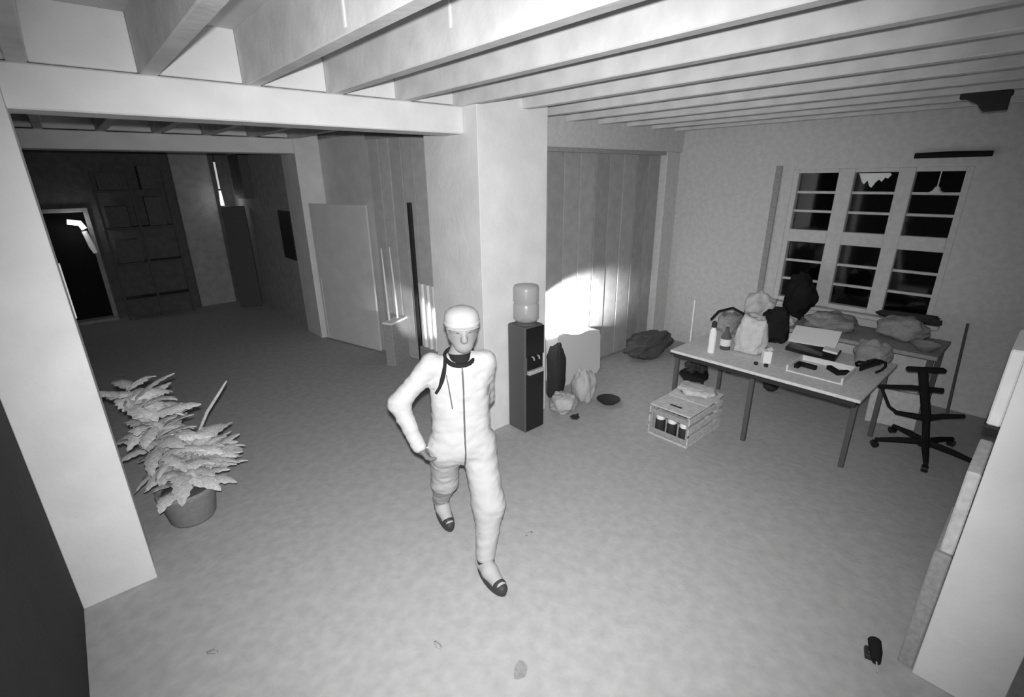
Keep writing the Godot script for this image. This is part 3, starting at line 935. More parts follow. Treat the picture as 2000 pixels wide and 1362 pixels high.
	# hair showing at the back under the cap
	# shoes: sole, upper, laces
	for f in [[al, Vector3(1.515, 0.0, -2.075), Vector3(1.462, 0.0, -1.755), 0.0], [ar, Vector3(1.615, 0.10, -2.71), Vector3(1.553, 0.0, -2.445), 0.1]]:
		var heel: Vector3 = f[1]
		var toe: Vector3 = f[2]
		var d := (toe - heel)
		var sh := net_mesh([[[[heel + d * 0.16 + up * 0.052, heel + d * 0.45 + up * 0.055, 0.043, 0.049], [heel + d * 0.45 + up * 0.050, heel + d * 0.86 + up * 0.038, 0.049, 0.038], [heel + d * 0.18 + up * 0.06, f[0] + up * 0.01, 0.042, 0.046]], 0.006, 0.010]], o)
		var sm := mesh_of("shoe", sh, M.shoe_pale, root)
		var perp := d.cross(up).normalized()
		var outl := []
		for i in 20:
			var a := TAU * i / 20.0
			var e := heel + d * (0.5 - 0.5 * cos(a)) + perp * sin(a) * (0.050 + 0.010 * (0.5 - 0.5 * cos(a)))
			outl.append(e)
		var sb := MB.new()
		var mid := heel + d * 0.5
		for i in 20:
			var p: Vector3 = outl[i] - o
			var q: Vector3 = outl[(i + 1) % 20] - o
			sb.quad(p, q, q + up * 0.028, p + up * 0.028, (p + q) / 2.0 - (mid - o))
			sb.tri(p + up * 0.028, q + up * 0.028, mid - o + up * 0.028, up)
			sb.tri(p, q, mid - o, -up)
		mesh_of("sole", sb, M.shoe, sm)
		mesh_of("toe_cap", net_mesh([[[[heel + d * 0.83 + up * 0.036, heel + d * 0.90 + up * 0.034, 0.044, 0.037]], 0.006, 0.006]], o), M.shoe, sm)
		for k in 4:
			var c := heel + d * (0.46 + 0.09 * k) + up * (0.103 - 0.011 * k)
			mesh_of("lace", MB.new().tube([c - perp * 0.026 - up * 0.012 - o, c - o, c + perp * 0.026 - up * 0.012 - o], [0.005, 0.005, 0.005], 6), M.shoe, sm)
		mesh_of("collar_lining", MB.new().tube([f[0] - up * 0.045 + d * 0.02 - o, f[0] - up * 0.01 + d * 0.01 - o, f[0] + up * 0.03 - o], [0.056, 0.057, 0.055], 18, false), M.shoe, sm)

# ---------------------------------------------------------------- work table and what lies on it
func table_and_things() -> void:
	var top := 0.75
	var t := thing("work_table", "long pale work table before the window, covered with clutter", "table", Vector3(4.80, 0, -1.58))
	mesh_of("tabletop", MB.new().slab(Vector3(-0.57, top - 0.028, -0.81), Vector3(0.57, top, 0.82), 0.005), M.table, t)
	mesh_of("apron", MB.new().slab(Vector3(-0.55, top - 0.075, -0.78), Vector3(-0.525, top - 0.029, 0.79), 0.003), M.dark, t)
	mesh_of("apron", MB.new().slab(Vector3(-0.525, top - 0.075, 0.765), Vector3(0.54, top - 0.029, 0.79), 0.003), M.dark, t)
	for p in [[-0.50, -0.76], [-0.45, -0.03], [-0.28, 0.74], [0.52, -0.76], [0.52, 0.76]]:
		mesh_of("leg", MB.new().slab(Vector3(p[0] - 0.02, 0, p[1] - 0.02), Vector3(p[0] + 0.02, top - 0.03, p[1] + 0.02), 0.003), M.dark_grey, t)
	# bench behind, along the window wall
	var w := thing("side_bench", "grey bench along the wall under the window", "bench", Vector3(6.18, 0, -1.6))
	mesh_of("bench_top", MB.new().slab(Vector3(-0.32, 0.70, -0.95), Vector3(0.38, 0.74, 1.05), 0.005), M.mid, w)
	for p in [[-0.28, -0.9], [-0.28, 1.0], [0.33, -0.9], [0.33, 1.0]]:
		mesh_of("leg", MB.new().slab(Vector3(p[0] - 0.025, 0, p[1] - 0.025), Vector3(p[0] + 0.025, 0.70, p[1] + 0.025), 0.003), M.dark_grey, w)
	# --- on the table, from the left corner
	var b := thing("pale_bottle", "slim pale bottle with a dark cap at the left end of the table", "bottle", Vector3(4.43, top, -2.07), 0.5)
	mesh_of("body", MB.new().box(Transform3D(Basis(Vector3(0, 0, 1), 0.06), Vector3(0.0, 0.12, 0)), Vector3(0.075, 0.24, 0.06), 0.012), M.white, b)
	mesh_of("neck", MB.new().lathe(Transform3D(Basis(), Vector3(-0.015, 0.235, 0)), [Vector2(0.026, 0), Vector2(0.02, 0.02), Vector2(0.018, 0.035)]), M.white, b)
	mesh_of("cap", MB.new().lathe(Transform3D(Basis(), Vector3(-0.017, 0.268, 0)), [Vector2(0.024, 0), Vector2(0.024, 0.045), Vector2(0.012, 0.06), Vector2(0, 0.06)]), M.dark, b)
	var db := thing("dark_bottle", "dark round-shouldered bottle between the pale bottle and the pale sack on the table", "bottle", Vector3(4.64, top, -2.03))
	mesh_of("body", MB.new().lathe(Transform3D(), [Vector2(0, 0), Vector2(0.048, 0), Vector2(0.05, 0.13), Vector2(0.02, 0.185), Vector2(0.018, 0.225), Vector2(0, 0.225)]), M.dark_grey, db)
	mesh_of("label_band", MB.new().lathe(Transform3D(), [Vector2(0.051, 0.04), Vector2(0.0515, 0.045), Vector2(0.0515, 0.105), Vector2(0.051, 0.11)]), M.pale, db)
	single("paper_sack", "large pale crumpled paper sack standing on the table", "sack", MB.new().lump(Vector3(0, 0.165, 0), Vector3(0.11, 0.20, 0.13), 21, 0.22, 1.5, 0.62), M.pale_cloth, Vector3(4.72, top + 0.01, -1.82), 0.3)
	var sb := thing("small_carton", "small white carton at the front of the table below the black bag", "carton", Vector3(4.56, top, -1.60), 0.6)
	mesh_of("body", MB.new().slab(Vector3(-0.045, 0, -0.035), Vector3(0.045, 0.115, 0.035), 0.004), M.white, sb)
	mesh_of("lid_flap", MB.new().box(Transform3D(Basis(Vector3(1, 0, 0), -0.5), Vector3(0, 0.122, 0.02)), Vector3(0.088, 0.003, 0.05), 0.001), M.white, sb)
	for i in 2:
		single("screw_tin", ["left of two tiny dark tins before the small white carton", "right of two tiny dark tins before the small white carton"][i], "tin", MB.new().lathe(Transform3D(), [Vector2(0, 0), Vector2(0.018, 0), Vector2(0.019, 0.02), Vector2(0.015, 0.024), Vector2(0, 0.024)], 14), M.dark, Vector3(4.43 + 0.01 * i, top, -1.635 + 0.085 * i), 0.0, "dark tins on the table")
	single("cloth_heap", "grey cloth heap with dark folds at the back left of the table", "cloth", MB.new().lump(Vector3(0, 0.09, 0), Vector3(0.15, 0.12, 0.13), 33, 0.24, 1.5), M.mid_cloth, Vector3(5.22, top, -2.27), 0.4)
	var strap := MB.new().tube([Vector3(-0.10, 0.10, -0.16), Vector3(-0.06, 0.20, -0.10), Vector3(0.0, 0.25, 0.02), Vector3(0.03, 0.20, 0.13), Vector3(-0.04, 0.17, 0.20)], [0.012, 0.014, 0.014, 0.013, 0.01], 8)
	single("belt_strap", "black strap lying curled over the grey cloth heap", "strap", strap, M.dark_matte, Vector3(5.20, top + 0.03, -2.27))
	var bb := thing("black_bag", "bulging black bag in the middle of the table", "bag", Vector3(5.24, top + 0.002, -1.80), 0.4)
	mesh_of("body", MB.new().lump(Vector3(0, 0.155, 0), Vector3(0.125, 0.185, 0.125), 41, 0.30, 1.6, 0.8), M.dark_matte, bb)
	mesh_of("handle", MB.new().tube([Vector3(-0.05, 0.31, -0.07), Vector3(-0.05, 0.37, -0.03), Vector3(-0.05, 0.37, 0.04), Vector3(-0.05, 0.30, 0.08)], [0.011, 0.011, 0.011, 0.011], 8), M.dark_matte, bb)
	single("dark_reflection_heap", "black crumpled heap on the bench, taking in the dark reflection in the left light of the window", "jacket", MB.new().lump(Vector3(0, 0.25, 0), Vector3(0.14, 0.30, 0.16), 52, 0.28, 1.4), M.dark_matte, Vector3(6.36, 0.74, -1.98), 0.0)  # black lump that also covers dark foliage reflected in the pane
	single("white_bundle", "pale crumpled bundle on the bench left of the black heap", "bundle", MB.new().lump(Vector3(0, 0.15, 0), Vector3(0.13, 0.17, 0.17), 63, 0.26, 1.6), M.pale_cloth, Vector3(6.05, 0.74, -2.30), 0.2)
	# open binder: two pale leaves on a black board
	var bi := thing("open_binder", "open binder of white sheets over a black cover on the table", "binder", Vector3(5.17, top, -1.39), 0.12)
	mesh_of("cover", MB.new().box(Transform3D(Basis(Vector3(1, 0, 0), 0.10), Vector3(-0.07, 0.04, 0.0)), Vector3(0.34, 0.035, 0.42), 0.004), M.black_gloss, bi)
	mesh_of("sheets", MB.new().box(Transform3D(Basis(Vector3(0, 0, 1), 0.42) * Basis(Vector3(1, 0, 0), -0.02), Vector3(0.07, 0.135, -0.03)), Vector3(0.26, 0.012, 0.40), 0.002), M.white, bi)
	mesh_of("loose_sheet", MB.new().box(Transform3D(Basis(Vector3(1, 0, 0), 0.10), Vector3(-0.12, 0.085, 0.15)), Vector3(0.12, 0.02, 0.12), 0.001), M.white, bi)
	# pale carton tray with two black clamps
	var tr := thing("pale_tray", "shallow pale tray at the front of the table holding two black clamps", "tray", Vector3(4.66, top, -1.17), 0.0)
	mesh_of("base", MB.new().slab(Vector3(-0.20, 0, -0.22), Vector3(0.18, 0.012, 0.22), 0.003), M.pale, tr)
	mesh_of("rim", MB.new().slab(Vector3(0.165, 0.012, -0.22), Vector3(0.18, 0.06, 0.22), 0.003).slab(Vector3(-0.20, 0.012, 0.205), Vector3(0.165, 0.06, 0.22), 0.003).slab(Vector3(-0.20, 0.012, -0.22), Vector3(0.165, 0.06, -0.205), 0.003), M.pale, tr)
	var ell := PackedVector2Array([Vector2(0, 0), Vector2(0.035, 0), Vector2(0.035, 0.075), Vector2(0.15, 0.06), Vector2(0.155, 0.10), Vector2(0.0, 0.115)])
	var c0 := single("clamp", "left black angle clamp lying in the pale tray", "clamp", MB.new().prism(Transform3D(Basis(Vector3(0, 0, 1), Vector3(1, 0, 0), Vector3(0, 1, 0)), Vector3.ZERO), ell, 0.0, 0.035), M.dark_matte, Vector3(4.56, top + 0.012, -1.36), 0.0, "black clamps in the tray")
	copy_of(c0, "right black angle clamp lying in the pale tray", Vector3(4.72, top + 0.012, -0.97), 2.5, "black clamps in the tray")
	# dark cable tangle at the right end
	var cab := MB.new()
	var pts := []
	var rr := []
	for i in 26:
		var a := i * 0.62
		pts.append(Vector3(0.07 * cos(a) * (1 + 0.3 * sin(i * 1.7)), 0.015 + 0.10 * absf(sin(i * 0.37)), 0.075 * sin(a) + 0.004 * i))
		rr.append(0.011)
	cab.tube(pts, rr, 7)
	single("cable_tangle", "tangle of dark cable at the right end of the table", "cable", cab, M.dark_matte, Vector3(4.93, top, -0.94))
	single("grey_jacket", "grey crumpled jacket heaped on the right back of the table", "jacket", MB.new().lump(Vector3(0, 0.10, 0), Vector3(0.13, 0.13, 0.14), 71, 0.22, 1.5), M.mid_cloth, Vector3(5.16, top + 0.012, -0.93), 0.0)
	# heaps on the bench
	single("grey_blanket", "long grey blanket heap on the bench under the middle light of the window", "blanket", MB.new().lump(Vector3(0, 0.08, 0), Vector3(0.22, 0.11, 0.25), 82, 0.24, 1.6), M.mid_cloth, Vector3(6.16, 0.745, -1.56))
	single("pale_rag", "pale rag on the bench between the black heap and the grey blanket", "rag", MB.new().lump(Vector3(0, 0.05, 0), Vector3(0.10, 0.06, 0.09), 83, 0.24, 1.6), M.pale_cloth, Vector3(6.0, 0.74, -1.95))
	single("grey_coat", "grey coat heap on the bench under the right light of the window", "coat", MB.new().lump(Vector3(0, 0.10, 0), Vector3(0.18, 0.13, 0.22), 84, 0.2, 1.5), M.mid, Vector3(6.30, 0.745, -0.92))
	var bowl := single("pale_bowl", "round pale bowl on the bench before the grey coat", "bowl", MB.new().lathe(Transform3D(), [Vector2(0, 0), Vector2(0.06, 0), Vector2(0.12, 0.07), Vector2(0.125, 0.075), Vector2(0.115, 0.072), Vector2(0.055, 0.012), Vector2(0, 0.01)], 24), M.mid, Vector3(6.02, 0.74, -0.68))
	# --- beneath the table
	var st := thing("low_stool", "low dark stool with a curved seat under the left end of the table", "stool", Vector3(4.85, 0, -2.42), 0.5)
	mesh_of("seat", MB.new().lump(Vector3(0, 0.30, 0), Vector3(0.19, 0.035, 0.15), 90, 0.12, 1.2, 0.8), M.dark_matte, st)
	for p in [[-0.13, -0.09], [0.13, -0.09], [-0.13, 0.09], [0.13, 0.09]]:
		mesh_of("leg", MB.new().tube([Vector3(p[0] * 1.15, 0, p[1] * 1.15), Vector3(p[0], 0.28, p[1])], [0.013, 0.013], 8), M.dark, st)
	single("dark_sack", "dark slumped sack on the low stool under the table", "sack", MB.new().lump(Vector3(0, 0.07, 0), Vector3(0.13, 0.085, 0.10), 91, 0.4, 1.6), M.dark, Vector3(4.86, 0.338, -2.42))
	single("table_shadow_spot", "dark round solid for the shadow spot on the floor far back under the table", "ball", MB.new().lathe(Transform3D(Basis(), Vector3(0, 0.09, 0)), [Vector2(0, -0.09), Vector2(0.045, -0.078), Vector2(0.078, -0.045), Vector2(0.09, 0), Vector2(0.078, 0.045), Vector2(0.045, 0.078), Vector2(0, 0.09)], 20), M.dark, Vector3(5.70, 0, -1.9))  # dark solid standing for a spot of shadow under the table
	single("dark_pile", "dark heap of sacking on the floor at the foot of the plank door", "heap", MB.new().lump(Vector3(0, 0.14, 0), Vector3(0.46, 0.17, 0.20), 95, 0.3, 1.5), M.dark_grey, Vector3(5.75, 0, -3.60))
	single("dark_rag", "small dark rag on the floor behind the left table corner", "rag", MB.new().lump(Vector3(0, 0.06, 0), Vector3(0.14, 0.08, 0.10), 96, 0.45, 1.8), M.dark, Vector3(6.28, 0, -3.15))
	single("pale_post", "thin pale post standing between the plank door and the table", "post", MB.new().tube([Vector3.ZERO, Vector3(0, 0.98, 0)], [0.014, 0.013], 8), M.pale, Vector3(5.45, 0, -2.82))

# ---------------------------------------------------------------- stripped swivel chair
func chair() -> void:
	var o := thing("swivel_chair", "dark swivel chair with bare stem and arms right of the table", "chair", Vector3(5.30, 0, -0.42), 0.0)
	var hub := MB.new().lathe(Transform3D(), [Vector2(0, 0.075), Vector2(0.05, 0.075), Vector2(0.055, 0.12), Vector2(0.034, 0.15), Vector2(0, 0.15)], 16)
	mesh_of("hub", hub, M.black_gloss, o)
	mesh_of("stem", MB.new().tube([Vector3(0, 0.14, 0), Vector3(0, 0.36, -0.04), Vector3(0.0, 0.37, -0.045), Vector3(-0.02, 0.77, -0.15)], [0.028, 0.028, 0.036, 0.034], 14), M.dark_matte, o)
	for k in 5:
		var a := 0.42 + TAU * k / 5.0
		var d := Vector3(cos(a), 0, sin(a))
		mesh_of("foot", MB.new().tube([d * 0.03 + Vector3(0, 0.115, 0), d * 0.20 + Vector3(0, 0.10, 0), d * 0.37 + Vector3(0, 0.075, 0)], [0.030, 0.026, 0.018], 10), M.dark_matte, o)
		var side := d.cross(Vector3.UP)
		mesh_of("caster", MB.new().tube([d * 0.37 - side * 0.022 + Vector3(0, 0.032, 0), d * 0.37 + side * 0.022 + Vector3(0, 0.032, 0)], [0.032, 0.032], 14), M.black_gloss, o)
	# seat carrier, arms and head bar: across the view
	var dir := Vector3(0.62, 0, 0.78)
	mesh_of("seat_carrier", MB.new().tube([dir * -0.25 + Vector3(0, 0.375, -0.04), dir * -0.12 + Vector3(0, 0.355, -0.04), Vector3(0, 0.335, -0.04), dir * 0.13 + Vector3(0, 0.365, -0.04), dir * 0.29 + Vector3(0, 0.375, -0.04)], [0.018, 0.024, 0.03, 0.024, 0.018], 10), M.dark_matte, o)
	mesh_of("arm_bar", MB.new().tube([dir * -0.36 + Vector3(0, 0.60, -0.11), dir * -0.1 + Vector3(0, 0.605, -0.11), dir * 0.15 + Vector3(0, 0.59, -0.11)], [0.016, 0.022, 0.022], 10), M.dark_matte, o)
	mesh_of("arm_post", MB.new().tube([dir * -0.34 + Vector3(0, 0.60, -0.11), dir * -0.28 + Vector3(0, 0.42, -0.07), dir * -0.24 + Vector3(0, 0.375, -0.04)], [0.012, 0.012, 0.014], 8), M.dark_matte, o)
	mesh_of("head_bar", MB.new().box(Transform3D(Basis(Vector3.UP, atan2(-dir.z, dir.x)), dir * 0.03 + Vector3(-0.02, 0.775, -0.155)), Vector3(0.30, 0.035, 0.06), 0.012), M.dark_matte, o)
	single("flat_carton", "pale flattened carton standing on the floor behind the swivel chair", "carton", MB.new().box(Transform3D(Basis(Vector3(0, 0, 1), -0.12), Vector3(0, 0.185, 0)), Vector3(0.05, 0.36, 0.40), 0.004), M.pale_worn, Vector3(5.72, 0, -0.76), 0.25)

# ---------------------------------------------------------------- water cooler, bag, sack and bundles by the pillar
func cooler_corner() -> void:
	var o := thing("water_cooler", "slim black water cooler standing against the middle pillar", "water cooler", Vector3(3.04, 0, -3.235))
	mesh_of("cabinet", MB.new().slab(Vector3(-0.125, 0, -0.135), Vector3(0.125, 1.09, 0.115), 0.014), M.dark_grey, o)
	mesh_of("front_panel", MB.new().slab(Vector3(-0.118, 0.02, 0.115), Vector3(0.118, 0.62, 0.128), 0.005).slab(Vector3(-0.118, 0.80, 0.115), Vector3(0.118, 1.08, 0.128), 0.005), M.black_gloss, o)
	mesh_of("tap_recess", MB.new().slab(Vector3(-0.10, 0.66, 0.116), Vector3(0.10, 0.80, 0.119), 0.001), M.dark_matte, o)
	mesh_of("drip_tray", MB.new().slab(Vector3(-0.10, 0.62, 0.115), Vector3(0.10, 0.66, 0.15), 0.004), M.metal, o)
	for s in [-0.035, 0.035]:
		mesh_of("tap", MB.new().tube([Vector3(s, 0.79, 0.12), Vector3(s, 0.785, 0.142), Vector3(s, 0.76, 0.146)], [0.009, 0.009, 0.007], 8), M.mid, o)
	var jug := thing("water_jug", "translucent water jug upended on the water cooler", "water jug", Vector3(3.04, 1.085, -3.235))
	mesh_of("jug", MB.new().lathe(Transform3D(), [Vector2(0.03, 0.008), Vector2(0.04, 0.02), Vector2(0.10, 0.035), Vector2(0.122, 0.06), Vector2(0.122, 0.19), Vector2(0.116, 0.20), Vector2(0.116, 0.215), Vector2(0.122, 0.225), Vector2(0.122, 0.35), Vector2(0.112, 0.372), Vector2(0.0, 0.376)], 28), M.jug, jug)
	mesh_of("jug_collar", MB.new().lathe(Transform3D(), [Vector2(0.10, 0.004), Vector2(0.10, 0.02), Vector2(0.05, 0.03), Vector2(0.04, 0.02)], 24), M.dark_grey, jug)
	# black bag leaning at the pillar, pale sack against the door, clear bundles
	var b := thing("black_holdall", "narrow black bag on the floor beside the water cooler", "bag", Vector3(3.77, 0, -3.52), 0.2)
	mesh_of("body", MB.new().lump(Vector3(0, 0.29, 0), Vector3(0.10, 0.34, 0.09), 120, 0.16, 1.5, 0.6), M.dark, b)
	mesh_of("strap", MB.new().tube([Vector3(-0.05, 0.56, 0.02), Vector3(-0.02, 0.66, 0.03), Vector3(0.03, 0.65, 0.03), Vector3(0.06, 0.55, 0.02)], [0.010, 0.010, 0.010, 0.010], 8), M.dark, b)
	var t := Transform3D(Basis(), Vector3.ZERO)
	var out := PackedVector2Array([Vector2(-0.36, 0.0), Vector2(0.37, 0.0), Vector2(0.42, 0.06), Vector2(0.40, 0.50), Vector2(0.37, 0.575), Vector2(0.16, 0.615), Vector2(0.0, 0.60), Vector2(-0.15, 0.63), Vector2(-0.36, 0.70), Vector2(-0.39, 0.64), Vector2(-0.40, 0.06)])
	single("pale_sack", "big pale sagging sack leaning on the plank door", "sack", MB.new().prism(t, out, -0.09, 0.09), M.plastic, Vector3(4.32, 0, -3.74))
	single("pale_bundle", "low crumpled pale bundle on the floor before the black bag", "bundle", MB.new().lump(Vector3(0, 0.10, 0), Vector3(0.15, 0.12, 0.14), 130, 0.24, 1.5), M.sheet_grey, Vector3(3.56, 0, -3.20), 0.4)
	single("pale_bundle", "taller pale bundle on the floor before the pale sack", "bundle", MB.new().lump(Vector3(0, 0.16, 0), Vector3(0.15, 0.20, 0.13), 131, 0.22, 1.5), M.sheet_grey, Vector3(3.93, 0, -3.24), 1.0)
	var tray := MB.new().lathe(Transform3D(), [Vector2(0, 0), Vector2(0.08, 0), Vector2(0.13, 0.04), Vector2(0.133, 0.045), Vector2(0.125, 0.045), Vector2(0.075, 0.01), Vector2(0, 0.01)], 24)
	single("bundle_shadow", "shallow dark dish shape for the shadow on the floor right of the bundles", "bowl", tray, M.dark, Vector3(4.08, 0, -3.0))  # dark shape standing for the curved shadow under the bundle
	single("dark_scrap", "small dark scrap on the floor in front of the crumpled bundle", "scrap", MB.new().lump(Vector3(0, 0.018, 0), Vector3(0.05, 0.022, 0.035), 133, 0.4, 1.8), M.dark, Vector3(3.52, 0, -3.0))

# ---------------------------------------------------------------- potted plant
func leaf_mesh(len_: float, wide: float, droop: float, teeth: float, seed_: int) -> ArrayMesh:
	var r := RandomNumberGenerator.new()
	r.seed = seed_
	var pts := []
	for i in 13:
		var t := i / 12.0
		var w := wide * pow(sin(PI * pow(t, 0.75) * 0.97 + 0.06), 0.8) * (1.0 + teeth * (1.0 if i % 2 else -1.0))
		var y := 0.35 * len_ * t - droop * len_ * t * t
		var z := len_ * t * (1.0 - 0.15 * t)
		var row := []
		for j in 5:
			var s := (j - 2) / 2.0
			row.append(Vector3(s * w / 2.0, y - absf(s) * w * 0.16 + r.randf_range(-0.004, 0.004), z))
		pts.append(row)
	return MB.new().sheet(pts, 0.0025).done()

func plant() -> void:
	var o := thing("potted_plant", "pale bushy potted plant with broad ragged leaves behind the left pillar", "plant", Vector3(0.21, 0, -3.92))
	mesh_of("pot", MB.new().lathe(Transform3D(), [Vector2(0, 0), Vector2(0.14, 0), Vector2(0.152, 0.02), Vector2(0.185, 0.22), Vector2(0.198, 0.25), Vector2(0.195, 0.27), Vector2(0.175, 0.27), Vector2(0.165, 0.24), Vector2(0, 0.24)], 28), M.pot, o)
	mesh_of("soil", MB.new().lump(Vector3(0, 0.24, 0), Vector3(0.165, 0.03, 0.165), 140, 0.2, 2.0), M.dark_grey, o)
	var kinds := []
	for k in 5:
		kinds.append(leaf_mesh(0.24 + 0.04 * k, 0.10 + 0.015 * (k % 3), 0.34 + 0.10 * (k % 3), 0.12 + 0.05 * (k % 2), 150 + k))
	var r := RandomNumberGenerator.new()
	r.seed = 11
	var stems := []
	for i in 12:
		var a := TAU * i / 12.0 + r.randf_range(-0.2, 0.2)
		var reach := r.randf_range(0.05, 0.26)
		var h := r.randf_range(0.42, 0.74) + (0.36 if cos(a) < -0.1 else 0.0)
		var lean := Vector3(cos(a) * reach + 0.02, h, sin(a) * reach)
		if lean.x < -0.17:
			lean.x = -0.17
		stems.append(lean)
		mesh_of("stem", MB.new().tube([Vector3(lean.x * 0.3, 0.24, lean.z * 0.3), Vector3(lean.x * 0.7, lerpf(0.24, h, 0.6), lean.z * 0.7), lean], [0.010, 0.008, 0.005], 6), M.stem, o)
	for i in 140:
		var s: Vector3 = stems[i % 12]
		var t := r.randf_range(0.55, 1.0)
		var base := Vector3(s.x * lerpf(0.4, 1.0, t), lerpf(0.26, s.y, t), s.z * lerpf(0.4, 1.0, t))
		var a := r.randf_range(0, TAU)
		var dir := Vector3(sin(a), 0, cos(a))
		if dir.x < -0.5 and base.z > 0.0:
			a = -a
			dir.x = -dir.x
		var l := mesh_of("leaf", kinds[r.randi() % 5], M.leaf_pale if r.randf() < 0.4 else M.leaf, o)
		l.position = base
		l.rotation = Vector3(r.randf_range(-0.55, 0.35), a, r.randf_range(-0.3, 0.3))
	# low leaves hanging over the rim
	for i in 34:
		var a := TAU * i / 34.0
		var l := mesh_of("leaf", kinds[r.randi() % 5], M.leaf_pale if i % 3 else M.leaf, o)
		l.position = Vector3(sin(a) * 0.09, r.randf_range(0.30, 0.46), cos(a) * 0.09)
		l.rotation = Vector3(r.randf_range(-0.35, 0.15), a if sin(a) > -0.75 else -a, r.randf_range(-0.3, 0.3))
	# the odd bare shoot
	mesh_of("shoot", MB.new().tube([Vector3(0.14, 0.62, 0.0), Vector3(0.24, 0.80, 0.01), Vector3(0.34, 0.93, 0.03), Vector3(0.40, 1.01, 0.04)], [0.010, 0.012, 0.011, 0.006], 7), M.leaf, o)

# ---------------------------------------------------------------- crate of jars by the table
func crate() -> void:
	var at := Vector3(4.13, 0, -2.10)
	var o := thing("wooden_crate", "pale slatted crate on the floor before the left end of the table", "crate", at)
	var hx := 0.32
	var hz := 0.21
	mesh_of("base_board", MB.new().slab(Vector3(-hx, 0, -hz), Vector3(hx, 0.02, hz), 0.003), M.pale_worn, o)
	for k in 3:
		var y := 0.03 + 0.10 * k
		mesh_of("slat", MB.new().slab(Vector3(-hx, y, hz - 0.012), Vector3(hx, y + 0.068, hz), 0.003), M.pale_worn, o)
		mesh_of("slat", MB.new().slab(Vector3(-hx, y, -hz), Vector3(hx, y + 0.068, -hz + 0.012), 0.003), M.pale_worn, o)
		if k != 1:
			mesh_of("slat", MB.new().slab(Vector3(-hx, y + 0.001, -hz + 0.013), Vector3(-hx + 0.012, y + 0.05, hz - 0.013), 0.003), M.mid, o)
		mesh_of("slat", MB.new().slab(Vector3(hx - 0.012, y + 0.001, -hz + 0.013), Vector3(hx, y + 0.05, hz - 0.013), 0.003), M.pale_worn, o)
	for p in [[-1, -1], [1, -1], [-1, 1], [1, 1]]:
		mesh_of("corner_post", MB.new().slab(Vector3(p[0] * (hx - 0.036), 0.021, p[1] * (hz - 0.036)), Vector3(p[0] * (hx - 0.014), 0.31, p[1] * (hz - 0.014)), 0.003), M.mid, o)
	var lid := MB.new().slab(Vector3(-hx, 0.312, -hz), Vector3(-0.02, 0.326, hz), 0.003)
	mesh_of("lid_board", lid, M.pale_worn, o)
	mesh_of("lid_board", MB.new().box(Transform3D(Basis(Vector3(0, 0, 1), 0.10), Vector3(0.16, 0.335, 0)), Vector3(0.32, 0.014, 0.42), 0.003), M.pale_worn, o)
	mesh_of("hand_slot", MB.new().slab(Vector3(-0.22, 0.326, -0.06), Vector3(-0.19, 0.3275, 0.06), 0.0005), M.dark, o)
	var labels := ["front white-topped dark jar in the slatted crate", "middle white-topped dark jar in the slatted crate", "rear white-topped dark jar in the slatted crate"]
	var first: Node3D
	for i in 3:
		var p := Vector3(at.x - 0.25, 0.021, at.z + 0.13 - 0.125 * i)
		if i == 0:
			first = thing("jar", labels[0], "jar", p, 0.0, "jars in the crate")
			mesh_of("glass", MB.new().lathe(Transform3D(), [Vector2(0, 0), Vector2(0.045, 0), Vector2(0.048, 0.02), Vector2(0.048, 0.13), Vector2(0.038, 0.155)], 18), M.dark, first)
			mesh_of("lid", MB.new().lathe(Transform3D(), [Vector2(0.041, 0.15), Vector2(0.042, 0.185), Vector2(0.035, 0.192), Vector2(0, 0.192)], 18), M.white, first)
		else:
			copy_of(first, labels[i], p, 0.3 * i, "jars in the crate")
	single("white_sheet", "folded white sheet lying over the right half of the slatted crate", "cloth", MB.new().lump(Vector3(0, 0.02, 0), Vector3(0.13, 0.035, 0.17), 171, 0.25, 1.6, 0.7), M.pale_cloth, Vector3(at.x + 0.17, 0.362, at.z - 0.01), 0.2)

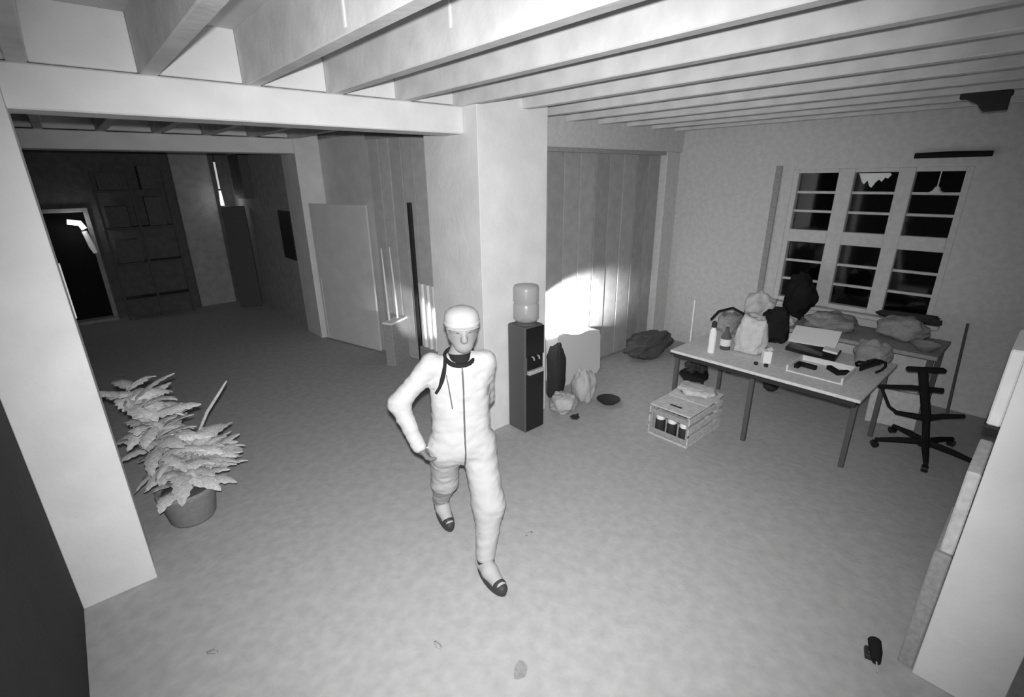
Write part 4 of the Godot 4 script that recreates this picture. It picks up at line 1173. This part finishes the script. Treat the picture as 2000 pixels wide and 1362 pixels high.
# ---------------------------------------------------------------- boxes behind the right pillar
func right_pillar_things() -> void:
	single("floor_carton", "pale carton on the floor behind the right pillar, lowest of its stack", "carton", MB.new().slab(Vector3(-0.25, 0, -0.032), Vector3(0.25, 0.71, 0.032), 0.006), M.mid, Vector3(2.95, 0, -0.036))
	single("upper_carton", "smaller pale carton on top of the one behind the right pillar", "carton", MB.new().slab(Vector3(-0.20, 0, -0.024), Vector3(0.22, 0.44, 0.024), 0.006), M.pale_worn, Vector3(2.92, 0.71, -0.028))
	var m := thing("meter_box", "white wall box fixed to the far side of the right pillar", "wall box", Vector3(2.93, 1.38, 0))
	mesh_of("box", MB.new().slab(Vector3(-0.2, 0, -0.045), Vector3(0.2, 0.34, -0.001), 0.006), M.pale, m)
	mesh_of("bottom_flange", MB.new().slab(Vector3(-0.205, -0.012, -0.05), Vector3(0.205, 0, -0.001), 0.002), M.dark, m)
	var d := thing("cordless_tool", "small black hand tool with a pale grip on the floor by the right pillar", "tool", Vector3(2.62, 0, -0.16), 0.3)
	mesh_of("motor", MB.new().tube([Vector3(-0.10, 0.085, 0), Vector3(-0.03, 0.09, 0), Vector3(0.03, 0.09, 0)], [0.018, 0.030, 0.030], 12), M.dark_matte, d)
	mesh_of("grip", MB.new().tube([Vector3(-0.01, 0.08, 0), Vector3(0.015, 0.02, 0)], [0.016, 0.015], 10), M.pale, d)
	mesh_of("battery", MB.new().slab(Vector3(-0.02, 0, -0.03), Vector3(0.05, 0.03, 0.03), 0.004), M.dark, d)
	mesh_of("bit", MB.new().tube([Vector3(-0.10, 0.085, 0), Vector3(-0.16, 0.083, 0)], [0.004, 0.003], 6), M.metal, d)

func floor_litter() -> void:
	var blot := MB.new()
	var out := PackedVector2Array()
	for i in 14:
		var a := TAU * i / 14.0
		out.append(Vector2(cos(a) * (0.05 + 0.008 * sin(3 * a)), sin(a) * (0.038 + 0.006 * cos(2 * a))))
	blot.prism(Transform3D(Basis(Vector3.RIGHT, -PI / 2), Vector3.ZERO), out, 0.0, 0.004)
	single("dry_leaf", "flat grey leaf on the floor at the bottom centre", "leaf", blot, M.mid_cloth, Vector3(1.217, 0, -1.345), 0.6)
	var scraps := [[0.978, -1.751, "tiny dark scrap on the floor left of the flat grey leaf"], [0.053, -2.537, "thin dark scrap on the floor near the foot of the left pillar"], [1.95, -2.05, "tiny dark scrap on the floor right of the walking person"]]
	for i in 3:
		var s: Array = scraps[i]
		single("scrap", s[2], "scrap", MB.new().lump(Vector3(0, 0.005, 0), Vector3(0.012, 0.007, 0.03), 180 + i, 0.4, 2.0, 1.0, 14, 8), M.mid, Vector3(s[0], 0, s[1]), 0.8 * i)
